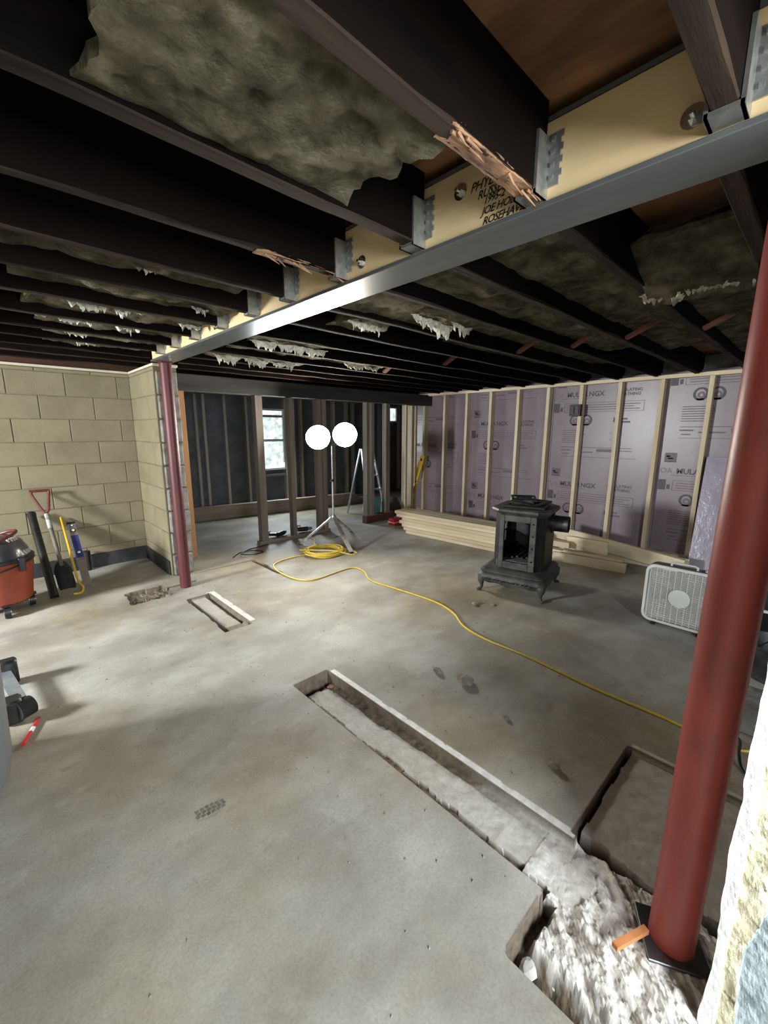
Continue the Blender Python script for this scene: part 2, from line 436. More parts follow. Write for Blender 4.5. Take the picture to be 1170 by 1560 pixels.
    def noise(sc, det=8, ro=0.6, vec=None):
        n = N.new('ShaderNodeTexNoise'); n.inputs['Scale'].default_value = sc; n.inputs['Detail'].default_value = det; n.inputs['Roughness'].default_value = ro
        Lk.new(vec or tc.outputs['Object'], n.inputs['Vector']); return n.outputs['Fac']
    def ramp(f, stops):
        r = N.new('ShaderNodeValToRGB'); e = r.color_ramp.elements
        while len(e) < len(stops): e.new(0.5)
        for k, (p, cc) in enumerate(stops): e[k].position = p; e[k].color = (*cc, 1)
        Lk.new(f, r.inputs['Fac']); return r.outputs['Color']
    def mix(f, a, bb, mode='MIX'):
        x = N.new('ShaderNodeMix'); x.data_type = 'RGBA'; x.blend_type = mode
        if isinstance(f, float): x.inputs[0].default_value = f
        else: Lk.new(f, x.inputs[0])
        for s, q in ((6, a), (7, bb)):
            if isinstance(q, tuple): x.inputs[s].default_value = (*q, 1)
            else: Lk.new(q, x.inputs[s])
        return x.outputs[2]
    mpw = N.new('ShaderNodeMapping'); mpw.inputs['Rotation'].default_value = (0, 0, 0.6); mpw.inputs['Scale'].default_value = (1.0, 1.35, 1.0)
    Lk.new(tc.outputs['Object'], mpw.inputs['Vector'])
    base = ramp(noise(1.0, 9, 0.60), [(0.36, (0.215, 0.198, 0.165)), (0.5, (0.325, 0.318, 0.285)), (0.64, (0.42, 0.422, 0.395))])
    trow = ramp(noise(2.2, 7, 0.58, mpw.outputs['Vector']), [(0.36, (0.20, 0.188, 0.16)), (0.52, (0.34, 0.335, 0.305)), (0.66, (0.49, 0.49, 0.46))])
    base = mix(0.55, base, trow)
    stain = ramp(noise(0.8, 6, 0.55), [(0.47, (1, 1, 1)), (0.62, (0.93, 0.84, 0.68))])
    base = mix(1.0, base, stain, 'MULTIPLY')
    fine = ramp(noise(120, 5, 0.75), [(0.30, (0.80, 0.80, 0.80)), (0.58, (1.03, 1.03, 1.03))])
    base = mix(1.0, base, fine, 'MULTIPLY')
    # scattered dark scuffs and crumbs, chalky scrapes
    sp = ramp(noise(9, 6, 0.62, mpw.outputs['Vector']), [(0.62, (1, 1, 1)), (0.76, (0.48, 0.44, 0.38))])
    base = mix(0.55, base, sp, 'MULTIPLY')
    chalk = ramp(noise(4.5, 9, 0.72), [(0.58, (0, 0, 0)), (0.74, (0.10, 0.098, 0.09))])
    base = mix(1.0, base, chalk, 'ADD')
    at_n = N.new('ShaderNodeAttribute'); at_n.attribute_name = 'zone'
    sep = N.new('ShaderNodeSeparateColor'); Lk.new(at_n.outputs['Color'], sep.inputs[0])
    cemc = ramp(noise(20, 8, 0.7), [(0.3, (0.42, 0.40, 0.36)), (0.65, (0.70, 0.69, 0.66))])
    base = mix(sep.outputs[2], base, cemc)
    whc = ramp(noise(25, 6, 0.6), [(0.3, (0.55, 0.55, 0.53)), (0.6, (0.78, 0.78, 0.76))])
    base = mix(sep.outputs[0], base, whc)
    soc = ramp(noise(30, 8, 0.7), [(0.3, (0.05, 0.036, 0.024)), (0.65, (0.17, 0.13, 0.095))])
    base = mix(sep.outputs[1], base, soc)
    Lk.new(base, b.inputs['Base Color'])
    b.inputs['Roughness'].default_value = 0.62
    b.inputs['Specular IOR Level'].default_value = 0.35
    bp = N.new('ShaderNodeBump'); bp.inputs['Strength'].default_value = 0.25; bp.inputs['Distance'].default_value = 0.006
    Lk.new(noise(45, 10, 0.75), bp.inputs['Height']); Lk.new(bp.outputs['Normal'], b.inputs['Normal'])
    me.materials.append(M)
    o = bpy.data.objects.new('floor', me); COL.objects.link(o)
    return struct(o, 'grey concrete floor slab with dug-out trenches and a pit', 'floor')

floor = build_floor()

def boot_print(x, y, ang, scl=1.0):
    mb = MB()
    ca, sa = math.cos(ang), math.sin(ang)
    for i in range(6):
        for j in range(3):
            w = 0.042 - abs(i - 2.5) * 0.004
            u0 = -0.09 + i * 0.031; v0 = (j - 1) * w * 0.72
            q = []
            for du, dv in ((0, 0), (0.022, 0.006), (0.022, w * 0.55), (0, w * 0.5)):
                u = (u0 + du + (0.008 if j == 1 else 0)) * scl; v = (v0 + dv - w * 0.27) * scl
                q.append((x + ca * u - sa * v, y + sa * u + ca * v, 0.0045))
            mb.add(q, [(0, 1, 2, 3)])
    return mb.build('boot_print', mat('boot_print_dirt', (0.11, 0.10, 0.085), (0.21, 0.20, 0.175), 40, 0.9), floor)

# ------------------------------------------------------------------ ceiling: subfloor sheets, joists
J_BOT, J_TOP = 1.882, 2.075

def build_ceiling():
    mb = MB(); mb.box(-2.7, 7.6, -2.7, 6.8, J_TOP + 0.021, J_TOP + 0.045)
    c = struct(mb.build('ceiling', plywood), 'dark wooden subfloor overhead above open floor joists', 'ceiling')
    sx, sy = 1.22, 2.44
    n = 0
    src = None
    for i in range(-1, 5):
        for j in range(0, 3):
            x = 0.42 + i * sx; y = -0.9 + j * sy + (1.22 if i % 2 else 0)
            if src is None:
                m2 = MB(); m2.cbox(0.002, sx - 0.002, 0.002, sy - 0.002, 0, 0.02, 0.002)
                src = m2.build('plywood_sheet', plywood, c, loc=(x, y, J_TOP + 0.001))
            else:
                inst(src, c, (x, y, J_TOP + 0.001))
    return c

ceiling = build_ceiling()

def joist(x0, x1, y, seed, w=0.043, bot=J_BOT, top=J_TOP, hanger=None, drop=0.0):
    n = int((x1 - x0) / 0.09) + 2
    xs = np.linspace(x0, x1, n)
    z = bot + fbm(xs * 3, xs * 0 + seed, 3) * 0.012 + drop
    yo = fbm(xs * 1.5, xs * 0 + seed * 3.1, 9) * 0.012
    cha = 0.004 + np.clip(fbm(xs * 7, xs * 0 + seed * 1.7, 5), 0, 1) * 0.025
    rings = []
    for k in range(n):
        X = xs[k]; a = y - w / 2 + yo[k]; b = y + w / 2 + yo[k]
        rings.append([(X, a, top), (X, a, z[k] + cha[k]), (X, a + cha[k] * 0.6, z[k]), (X, b - 0.004, z[k]), (X, b, z[k] + 0.005), (X, b, top)])
    mb = MB()
    m = 6
    v = [p for r in rings for p in r]; k0 = len(mb.v); mb.v += v
    for i in range(n - 1):
        for j in range(m):
            mb.f.append([i * m + j, (i + 1) * m + j, (i + 1) * m + (j + 1) % m, i * m + (j + 1) % m])
            mb.mi.append(1 if j in (1, 2, 3) else 0)
    mb.f.append(list(range(m))); mb.mi.append(0)
    mb.f.append([(n - 1) * m + j for j in range(m)][::-1]); mb.mi.append(0)
    o = mb.build('floor_joist', [joist_m, joist_b], ceiling)
    if hanger is not None:
        hx, sgn = hanger           # face of the nailer, direction in which the joist leaves it
        h = MB(); t = 0.003; L = 0.055 * sgn
        a, b = y - w / 2 - t, y + w / 2 + t
        xa, xb = sorted((hx, hx + L))
        h.box(xa, xb, a - 0.004, b + 0.004, bot - 0.012, bot - 0.004)
        for s, yy in ((-1, a), (1, b)):
            y0, y1 = sorted((yy, yy - s * 0.0 + s * t))
            h.box(xa, xb, y0 - 0.002, y1 + 0.002, bot - 0.012, bot + 0.115)
            f0, f1 = sorted((yy, yy + s * 0.032))
            g0, g1 = sorted((hx + sgn * 0.001, hx + sgn * 0.005))
            h.box(g0, g1, f0, f1, bot + 0.012, bot + (0.12 if s == -1 else 0.035))
            for kk in range(4 if s == -1 else 0):                    # nail tabs and nails
                zz = bot + 0.03 + kk * 0.026
                h.box(*sorted((hx + sgn * 0.004, hx + sgn * 0.010)), (f0 + f1) / 2 - 0.004, (f0 + f1) / 2 + 0.004, zz - 0.004, zz + 0.004)
                e0, e1 = sorted((yy + s * 0.032, yy + s * 0.038))
                h.box(g0, g1, e0, e1, zz, zz + 0.013)
        h.build('joist_hanger', galv, o)
    return o

LEFT_Y = [0.205, 0.575, 0.955, 1.325, 1.675, 2.005, 2.36, 2.745, 3.10, 3.42, 3.75, 4.09, 4.42]
RIGHT_Y = [0.235, 0.60, 0.985, 1.335, 1.705, 2.06, 2.44, 2.82, 3.17, 3.52, 3.88, 4.22]
LVL_X = 1.055
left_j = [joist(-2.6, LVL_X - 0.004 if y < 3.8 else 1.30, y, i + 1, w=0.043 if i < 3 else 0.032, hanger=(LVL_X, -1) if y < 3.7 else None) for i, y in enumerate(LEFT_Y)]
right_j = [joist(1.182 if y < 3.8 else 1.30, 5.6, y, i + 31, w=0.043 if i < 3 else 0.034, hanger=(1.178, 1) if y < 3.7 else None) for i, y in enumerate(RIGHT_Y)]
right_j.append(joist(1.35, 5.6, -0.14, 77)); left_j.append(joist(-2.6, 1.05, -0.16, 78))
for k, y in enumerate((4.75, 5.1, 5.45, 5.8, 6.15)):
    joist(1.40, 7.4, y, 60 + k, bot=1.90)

def splinter(parent, x0, x1, y, w, seed, k=1.0):
    # torn raw wood along the lower edge of a joist: ragged fibrous skin plus a few loose slivers
    nx, ns = int((x1 - x0) / 0.006), 14
    us = np.linspace(0, 1, nx); ss = np.linspace(0, 1, ns)
    U, Sg = np.meshgrid(us, ss, indexing='ij')
    X = x0 + (x1 - x0) * U
    n1 = fbm(X * 16, Sg * 9 + seed, seed, 4); n2 = fbm(X * 55, Sg * 22, seed + 5, 3)
    hgt = k * 0.020 * np.clip(np.minimum(U, 1 - U) * 7, 0.05, 1) * (1 + 1.2 * fbm(X * 9, X * 0, seed + 2))
    side = np.clip((Sg - 0.45) / 0.55, 0, 1)          # 0 = under the joist, 1 = up its near face
    und = np.clip(Sg / 0.45, 0, 1)
    out = 0.0015 + 0.009 * np.clip(n1 + 0.15, 0, 1) + 0.008 * np.clip(n2, 0, 1)
    out = out * k
    Y = y + w * (0.5 - und) - side * 0 - np.where(Sg > 0.45, out * 0.7, 0)
    Z = J_BOT - np.where(Sg <= 0.5, out * 1.0, out * (1 - side)) + side * hgt
    I = np.arange(nx * ns).reshape(nx, ns)
    mb = MB()
    mb.add(np.stack([X.ravel(), Y.ravel(), Z.ravel()], 1).tolist(), np.stack([I[:-1, :-1].ravel(), I[1:, :-1].ravel(), I[1:, 1:].ravel(), I[:-1, 1:].ravel()], 1).tolist())
    o = mb.build('torn_edge', raw_wood, parent)
    rnd = random.Random(seed)
    for i in range(9):
        x = x0 + (x1 - x0) * rnd.random(); L = rnd.uniform(0.02, 0.07)
        m2 = MB(); p = Vector((x, y - w * rnd.uniform(0.1, 0.6), J_BOT - 0.006)); q = p + Vector((L, rnd.uniform(-0.008, 0.004), rnd.uniform(-0.022, 0.0)))
        m2.tube([p, (p + q) / 2, q], [0.004, 0.003, 0.0008], 5); m2.build('sliver', raw_wood, o)
    return o
splinter(left_j[1], 0.70, 1.00, LEFT_Y[1] + 0.004, 0.043, 3, 0.8)
splinter(left_j[3], 0.70, 1.02, LEFT_Y[3], 0.032, 4, 0.45)

# diagonal bridging between the joists of the far bays, nailed in pairs
def bridging(x, ya, yb, flip, name='cross_brace'):
    mb = MB()
    z0, z1 = (J_BOT + 0.015, J_TOP - 0.03) if not flip else (J_TOP - 0.03, J_BOT + 0.015)
    mb.beam((x, ya + 0.022, z0), (x + 0.02, yb - 0.022, z1), 0.042, 0.019)
    return mb.build(name, bridge_m, ceiling)
for k, (a, b) in enumerate(zip(RIGHT_Y[:-1], RIGHT_Y[1:])):
    if k < 9:
        bridging(2.95 + 0.03 * (k % 3), a, b, k % 2 == 1)
        if k in (0, 2, 5, 7): bridging(3.02, a, b, k % 2 == 0)

# ------------------------------------------------------------------ steel beam on posts
def build_beam():
    t = thing('steel_beam', 'long grey steel beam with pale timber bolted into its side, resting on red posts', 'beam', (1.115, 0, 1.85))
    y0, y1 = -1.6, 3.72
    mb = MB()
    mb.cbox(-0.075, 0.075, y0, y1, 0.0, 0.013, 0.002)
    mb.box(-0.005, 0.005, y0, y1, 0.0135, 0.185)
    mb.box(-0.060, 0.060, y0, y1, 0.1855, 0.196)
    mb.build('steel_section', steel_p, t)
    for s in (-1, 1):
        m2 = MB()
        xa, xb = sorted((s * 0.0055, s * 0.0605))
        m2.cbox(xa, xb, y0, y1 - 0.002, 0.0145, 0.184, 0.002)
        o = m2.build('timber_nailer', lvl, t)
        o['label'] = 'pale laminated timber'
        if s == -1:
            for (yy, zz) in ((0.262, 0.062), (0.80, 0.128), (1.22, 0.06), (1.9, 0.13), (2.5, 0.06), (3.1, 0.13)):
                b = MB(); R = 0.021
                ring = [[(-0.0610 - d, yy + r * math.cos(a), zz + r * math.sin(a)) for a in [2 * PI * q / 20 for q in range(20)]] for (r, d) in ((R, 0), (R, 0.002), (0.012, 0.002))]
                b.loft(ring)
                hx = [[(-0.063 - d, yy + 0.0105 * math.cos(a), zz + 0.0105 * math.sin(a)) for a in [2 * PI * q / 6 for q in range(6)]] for d in (0, 0.011)]
                b.loft(hx)
                sh = [[(-0.074 - d, yy + 0.005 * math.cos(a), zz + 0.005 * math.sin(a)) for a in [2 * PI * q / 10 for q in range(10)]] for d in (0, 0.009)]
                b.loft(sh)
                b.build('bolt', bolt_m, o, smooth=True)
            # handwriting in black marker
            lines = [("PHYL", 0.768, 0.112, 0.032), ("RUSSEL", 0.744, 0.088, 0.028), ("1995-2", 0.724, 0.071, 0.024), ("JOE HOLZ", 0.728, 0.046, 0.026), ("ROSEHAVEN", 0.724, 0.021, 0.026)]
            mt = MB()
            for body, yy, zz, size in lines:
                vs, fs = text_mesh(body, size, shear=0.35, bold=0.0004, space=0.92)
                mt.add([(-0.0618, yy - p.x, zz + p.y) for p in vs], fs)
            mt.build('handwriting', marker, o)
    return t
build_beam()

def build_post(x, y, r, zt, label, m, z0, tall_plate):
    t = thing('steel_post', label, 'post', (x, y, z0))
    H = zt - z0
    mb = MB()
    mb.lathe([(r, 0.0), (r, H * 0.25), (r, H * 0.5), (r, H * 0.75), (r, H - 0.011)], 32)
    mb.build('pipe', m, t, smooth=True)
    hc_ = r + 0.002
    mc = MB(); mc.cbox(-hc_, hc_, -hc_, hc_, H - 0.0105, H - 0.0005, 0.002)
    mc.build('cap_plate', m, t)
    if tall_plate:
        mp = MB(); mp.cbox(-0.072, 0.072, -0.072, 0.072, -0.006, 0.004, 0.002)
        o = mp.build('base_plate', mat('dark_plate', (0.06, 0.065, 0.07), (0.14, 0.145, 0.15), 12, 0.4, metal=0.7), t)
        o.rotation_euler = (0, 0, 0.5)
    return t
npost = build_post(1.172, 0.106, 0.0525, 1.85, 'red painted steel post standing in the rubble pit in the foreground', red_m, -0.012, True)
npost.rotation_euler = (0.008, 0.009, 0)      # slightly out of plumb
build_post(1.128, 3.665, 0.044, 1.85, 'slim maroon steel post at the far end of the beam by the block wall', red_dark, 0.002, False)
wd = MB(); wd.beam((1.02, 0.20, 0.018), (1.125, 0.155, 0.016), 0.016, 0.014)
tag(wd.build('wood_wedge', mat('orange_wedge', (0.42, 0.15, 0.05), (0.55, 0.24, 0.09), 20, 0.7)), 'small orange wooden wedge lying against the foot of the foreground post', 'wedge')

# ------------------------------------------------------------------ left block wall and its return
def block_wall(name, label, origin, axis, length, height, n0, depth, mat_b, skip_end=False, seed=1, backing=None):
    """courses of single blocks proud of a mortar backing; axis 'x' faces -y, axis 'y' faces -x"""
    rnd = random.Random(seed)
    ox, oy = origin
    mb = MB()
    b0 = backing or (0, length)
    if axis == 'x': mb.box(ox + b0[0], ox + b0[1], oy + 0.006, oy + depth, -0.05, height)
    else: mb.box(ox + 0.006, ox + depth, oy + b0[0], oy + b0[1], -0.05, height)
    w = struct(mb.build(name, mortar_m), label, 'wall')
    bh = 0.2032; course = 0; z = 0.0
    src = {}
    while z < height - 0.02:
        z1 = min(z + bh, height)
        off = 0.0 if course % 2 == 0 else 0.203
        x = n0 - off
        while x < length - 0.01:
            a = max(x, n0); b = min(x + 0.4064, length)
            if b - a > 0.03:
                key = (round(b - a, 3), round(z1 - z, 3))
                L = b - a
                pr = rnd.uniform(0.0, 0.003)
                if key not in src:
                    m2 = MB()
                    if axis == 'x': m2.cbox(0.0035, L - 0.0035, 0.0, 0.05, 0.0035, z1 - z - 0.0035, 0.003)
                    else: m2.cbox(0.0, 0.05, 0.0035, L - 0.0035, 0.0035, z1 - z - 0.0035, 0.003)
                    loc = (ox + a, oy + pr - 0.002, z) if axis == 'x' else (ox + pr - 0.002, oy + a, z)
                    src[key] = m2.build('block', mat_b, w, loc=loc)
                else:
                    loc = (ox + a, oy + pr - 0.002, z) if axis == 'x' else (ox + pr - 0.002, oy + a, z)
                    inst(src[key], w, loc)
            x += 0.4064
        z += bh; course += 1
    return w

WL_Y = 4.82
wall_left = block_wall('wall_left', 'cream painted concrete block wall on the left behind the tools', (-0.6, WL_Y), 'x', 1.74, 1.86, 0.0, 0.22, block_m, seed=4, backing=(-2.1, 1.74))
wall_ret = block_wall('wall_return', 'short cream block wall stub with a broken end behind the maroon post', (1.135, 4.03), 'y', 0.785, 1.86, 0.0, 0.19, block_m, seed=9)
# broken grey end of the stub, block by block
rnd = random.Random(5)
for k in range(10):
    z = k * 0.2032
    if z > 1.80: break
    h = min(0.2032, 1.86 - z)
    o = rnd.uniform(-0.012, 0.014)
    if k in (2, 3): o -= 0.03
    m2 = MB(); m2.cbox(1.150, 1.318, 3.990 + o, 4.028, z + 0.006, z + h - 0.006, 0.008)
    m2.build('broken_block', rawblock, wall_ret)
m2 = MB(); m2.cbox(-2.7, 1.125, WL_Y - 0.02, WL_Y + 0.2, 1.862, 1.882, 0.003)
struct(m2.build('trim_1', sill_m), 'thin cream sill strip capping the left block wall', 'trim')
m2 = MB(); m2.cbox(1.127, 1.33, 4.0, WL_Y + 0.2, 1.862, 1.882, 0.003)
struct(m2.build('trim_2', sill_m), 'thin cream sill strip capping the short wall stub', 'trim')
m2 = MB(); m2.box(-2.7, 1.34, WL_Y + 0.03, WL_Y + 0.075, 1.884, 2.074)
struct(m2.build('trim_3', rimwood), 'dark reddish rim board above the left block wall', 'trim')
m2 = MB(); m2.cbox(-2.6, 1.125, WL_Y - 0.016, WL_Y - 0.003, 0.0, 0.135, 0.003)
struct(m2.build('baseboard_left', tar), 'black tar band along the foot of the left block wall', 'baseboard')
m2 = MB(); m2.cbox(1.118, 1.131, 4.06, WL_Y - 0.018, 0.0, 0.135, 0.003)
struct(m2.build('baseboard_return', tar), 'black tar band along the foot of the wall stub', 'baseboard')

# ------------------------------------------------------------------ broken wall end at the right edge of the foreground
def near_stub():
    ys = np.concatenate([np.linspace(-0.9, -0.12, 20), np.linspace(-0.11, 0.020, 34)]); zs = np.linspace(-0.12, 1.845, 190)
    Yg, Zg = np.meshgrid(ys, zs, indexing='ij')
    rg = fbm(Yg * 30, Zg * 30, 51, 5); big = fbm(Yg * 7, Zg * 3.2, 61, 4)
    white = Yg > -0.004 + big * 0.006
    X = np.where(white, 1.040 + rg * 0.006, 1.050 + rg * 0.02)
    grey = (Yg < -0.028 + big * 0.05 - np.clip((Zg - 0.15) * 0.10, 0, 1))
    X = np.where(grey, 1.074 + rg * 0.02, X)
    Ye = Yg.copy()
    Ye[-1, :] = 0.020 + (fbm(zs * 6, zs * 0, 71) * 0.022)
    nx, ny = len(ys), len(zs)
    fr = np.stack([X.ravel(), Ye.ravel(), Zg.ravel()], 1)
    v = fr.tolist(); I = np.arange(nx * ny).reshape(nx, ny)
    f = np.stack([I[:-1, :-1].ravel(), I[:-1, 1:].ravel(), I[1:, 1:].ravel(), I[1:, :-1].ravel()], 1).tolist()
    base = len(v)
    # end face running back along +x and a rear face
    for j in range(ny): v.append((1.25, float(Ye[-1, j]) - 0.012, float(zs[j])))
    for j in range(ny - 1): f.append([int(I[-1, j]), int(I[-1, j + 1]), base + j + 1, base + j])
    b2 = len(v)
    v += [(1.25, -0.9, float(zs[0])), (1.25, -0.9, float(zs[-1]))]
    f.append([base + j for j in range(ny)] + [b2 + 1, b2])
    me = bpy.data.meshes.new('wall_near'); me.from_pydata(v, [], f)
    mw = mat('white_plaster', (0.66, 0.67, 0.66), (0.80, 0.81, 0.80), 20, 0.9, bump=0.4, bscale=60)
    mc = mat('cream_broken_block', (0.40, 0.37, 0.25), (0.68, 0.65, 0.50), 18, 0.95, bump=0.9, bscale=45, c3=(0.10, 0.075, 0.04), scale3=32, lo3=0.60, hi3=0.70)
    mg = mat('blue_grey_block', (0.24, 0.29, 0.31), (0.40, 0.45, 0.47), 14, 0.95, bump=0.9, bscale=40)
    for q in (mw, mc, mg): me.materials.append(q)
    wm = white[:-1, :-1].ravel(); gm = grey[:-1, :-1].ravel()
    for p, a, b in zip(me.polygons, wm, gm): p.material_index = 0 if a else (2 if b else 1)
    o = bpy.data.objects.new('wall_near', me); COL.objects.link(o)
    return struct(o, 'broken end of a white and cream plastered block wall at the right edge', 'wall')
near_stub()

# ------------------------------------------------------------------ right wall: purple foam boards behind a new stud frame
STUD_X, FOAM_X = 5.19, 5.279
mb = MB(); mb.box(FOAM_X + 0.052, FOAM_X + 0.2, -1.3, 4.92, -0.02, 2.07)
wall_right = struct(mb.build('wall_right', rawblock), 'right wall lined with purple foam boards behind pale studs', 'wall')
panel_edges = [(4.90, 3.665), (3.663, 2.445), (2.443, 1.225), (1.223, 0.005), (0.003, -1.215)]
print_z = [(1.07, 0.0), (1.40, 0.36), (1.73, 0.65), (1.97, 0.89), (1.5, 0.4)]
boards = []
for k, (ya, yb) in enumerate(panel_edges):
    m2 = MB(); m2.cbox(FOAM_X, FOAM_X + 0.05, yb, ya, 0.005, 1.93, 0.003)
    boards.append(m2.build('foam_board', foam_m, wall_right))

def foam_print(board, ytext, zt, zmin, zmax, limit):
    """one repeat of the printed pattern: logos, name, boxed lines, round seals, small print"""
    Xp = FOAM_X - 0.0015
    dark = MB(); pale = MB(); ghost = MB()
    def put(mbx, pts, faces): mbx.add([(Xp, y, z) for (y, z) in pts], faces)
    def rect(mbx, u0, u1, v0, v1):
        a = max(zt + v0, zmin); b = min(zt + v1, zmax); uu = min(u1, limit)
        if b - a < 0.002 or uu <= u0: return
        put(mbx, [(ytext - u0, a), (ytext - uu, a), (ytext - uu, b), (ytext - u0, b)], [(0, 1, 2, 3)])
    def txt(mbx, body, u, v, size, bold=0.0, space=1.0):
        if zt + v < zmin or zt + v + size > zmax: return
        vs, fs = text_mesh(body, size, bold=bold, space=space)
        put(mbx, [(ytext - u - p.x, zt + v + p.y) for p in vs], fs)
    def ring(mbx, u, v, ro, ri):
        if zt + v - ro < zmin or zt + v + ro > zmax: return
        n = 28; pts = []
        for q in range(n):
            a = 2 * PI * q / n
            pts.append((ytext - u - ro * math.cos(a), zt + v + ro * math.sin(a)))
        for q in range(n):
            a = 2 * PI * q / n
            pts.append((ytext - u - ri * math.cos(a) * 0.9, zt + v + ri * math.sin(a)))
        put(mbx, pts, [(q, (q + 1) % n, n + (q + 1) % n, n + q) for q in range(n)])
    # square logo
    rect(dark, -0.10, 0.01, 0.115, 0.125); rect(pale, -0.10, 0.01, 0.125, 0.215)
    if zt + 0.2 < zmax:
        rect(dark, -0.07, -0.02, 0.15, 0.162); rect(dark, -0.085, -0.05, 0.17, 0.185)
    # name
    txt(ghost, 'FOA', -0.165, 0.0, 0.078, 0.001)
    txt(dark, 'MULAR', 0.02, 0.0, 0.078, 0.0022, 0.96)
    txt(dark, 'NGX', 0.275, 0.0, 0.078, 0.0022)
    rect(dark, -0.03, 0.32, -0.022, -0.018)
    txt(dark, 'INSULATING', 0.58, 0.035, 0.045, 0.0012); txt(dark, 'SHEATHING', 0.58, -0.010, 0.045, 0.0012)
    # boxed lines
    for (a, b, c, d) in ((0.0, 0.87, -0.075, -0.071), (0.0, 0.87, -0.180, -0.176), (0.0, 0.004, -0.18, -0.071), (0.866, 0.87, -0.18, -0.071)):
        rect(dark, a, b, c, d)
    for q in range(3): rect(pale, 0.03, 0.83 - 0.06 * (q % 2), -0.105 - q * 0.026, -0.096 - q * 0.026)
    rect(dark, -0.13, -0.06, -0.18, -0.07); rect(dark, -0.05, -0.02, -0.17, -0.12)
    # seals
    for u in (0.14, 0.275):
        ring(dark, u, -0.275, 0.066, 0.046); ring(pale, u + 0.005, -0.285, 0.034, 0.014)
        rect(dark, u - 0.03, u + 0.03, -0.335, -0.318)
    txt(dark, 'R', 0.57, -0.30, 0.07, 0.003); rect(pale, 0.62, 0.75, -0.31, -0.29); rect(pale, 0.62, 0.72, -0.275, -0.255)
    # small print and rules
    rr = random.Random(int(zt * 100) + int(ytext * 37))
    for q in range(7):
        rect(pale, 0.0, 0.22 + rr.uniform(0, 0.06), -0.40 - q * 0.024, -0.391 - q * 0.024)
    rect(dark, 0.0, 0.80, -0.600, -0.594)
    rect(pale, 0.0, 0.12, -0.64, -0.625); rect(pale, 0.16, 0.38, -0.66, -0.645); rect(pale, 0.42, 0.62, -0.645, -0.61); rect(pale, 0.66, 0.8, -0.63, -0.622)
    rect(pale, 0.02, 0.10, -0.68, -0.668); rect(dark, 0.0, 0.85, -0.713, -0.709)
    # wavy sketch of a hose line
    pts = [(0.60 + 0.05 * math.sin(t * 1.7) + 0.18 * max(0, t - 8) / 4, -0.38 - 0.018 * t) for t in np.linspace(0, 11, 60)]
    for a, b in zip(pts[:-1], pts[1:]):
        if zmin < zt + b[1] and zt + a[1] < zmax:
            put(dark, [(ytext - a[0], zt + a[1]), (ytext - a[0] - 0.006, zt + a[1]), (ytext - b[0] - 0.006, zt + b[1]), (ytext - b[0], zt + b[1])], [(0, 1, 2, 3)])
    if dark.v: dark.build('printed_lettering', ink, board)
    if ghost.v: ghost.build('ghost_lettering', ink_ghost, board)
    if pale.v: pale.build('faint_print', ink_pale, board)
for k, (ya, yb) in enumerate(panel_edges[:4]):
    for zt in (print_z[k][0] + 1.06, print_z[k][0], print_z[k][1], print_z[k][1] - 1.06):
        if zt - 0.72 < 1.9 and zt + 0.2 > 0.02 and zt > -0.2:
            foam_print(boards[k], ya - 0.135, zt, 0.02, 1.92, ya - 0.135 - yb - 0.01 - (0))
# frame
stud_y = [4.875, 4.525, 4.118, 3.712, 3.31, 2.897, 2.49, 2.087, 1.673, 1.27, 0.859, 0.45, 0.045, -0.36]
m2 = MB(); m2.cbox(0, 0.089, -0.020, 0.020, 0.040, 1.858, 0.002)
s0 = m2.build('stud', pine_z, wall_right, loc=(STUD_X, stud_y[0], 0))
for y in stud_y[1:]: inst(s0, wall_right, (STUD_X, y, 0))
inst(s0, wall_right, (STUD_X, 4.95, 0))
m2 = MB(); m2.cbox(STUD_X, STUD_X + 0.089, -1.2, 4.895, 1.859, 1.897, 0.002); m2.build('top_plate', pine_y, wall_right)
m2 = MB(); m2.cbox(STUD_X, STUD_X + 0.089, -1.2, 4.895, 0.0, 0.038, 0.002); m2.build('bottom_plate', pine_y, wall_right)

# ------------------------------------------------------------------ partition of old studs with a dark header, far end
PY = 4.50
m2 = MB(); m2.cbox(1.34, 5.35, PY - 0.07, PY + 0.07, 1.712, 1.872, 0.006)
wall_part = struct(m2.build('wall_partition', mat('dark_header', (0.018, 0.017, 0.017), (0.05, 0.046, 0.043), 7, 0.8, stretch=(0.15, 1, 1), bump=0.4)), 'open stud partition with a dark timber header at the far end', 'wall')
def pstud(x, w, y=PY, d=0.089, z0=0.04, z1=1.71, m=oldstud):
    q = MB(); q.cbox(x - w / 2, x + w / 2, y - d / 2, y + d / 2, z0, z1, 0.002); return q.build('stud', m, wall_part)
pstud(1.475, 0.095, m=orange_stud, d=0.06, z0=0.0)
pstud(1.385, 0.04, d=0.07, z0=0.0, m=mat('dark_red_stud', (0.10, 0.05, 0.03), (0.16, 0.08, 0.05), 10, 0.7))
for x, w in ((2.31, 0.085), (2.72, 0.05), (3.12, 0.055), (3.20, 0.06), (3.94, 0.05), (4.03, 0.06), (4.33, 0.08)): pstud(x, w)
pstud(4.78, 0.04, m=pine_z, y=4.55); pstud(4.98, 0.06, m=pine_z, y=4.60); pstud(5.08, 0.04, m=pine_z, y=4.62)
q = MB(); q.cbox(2.24, 3.26, PY - 0.045, PY + 0.045, 0.0, 0.038, 0.002); q.build('bottom_plate', oldstud_h, wall_part)
q = MB(); q.cbox(3.90, 4.46, PY - 0.045, PY + 0.045, 0.0, 0.11, 0.002); q.build('bottom_plate', mat('red_brown_plate', (0.07, 0.025, 0.02), (0.13, 0.055, 0.04), 9, 0.8), wall_part)

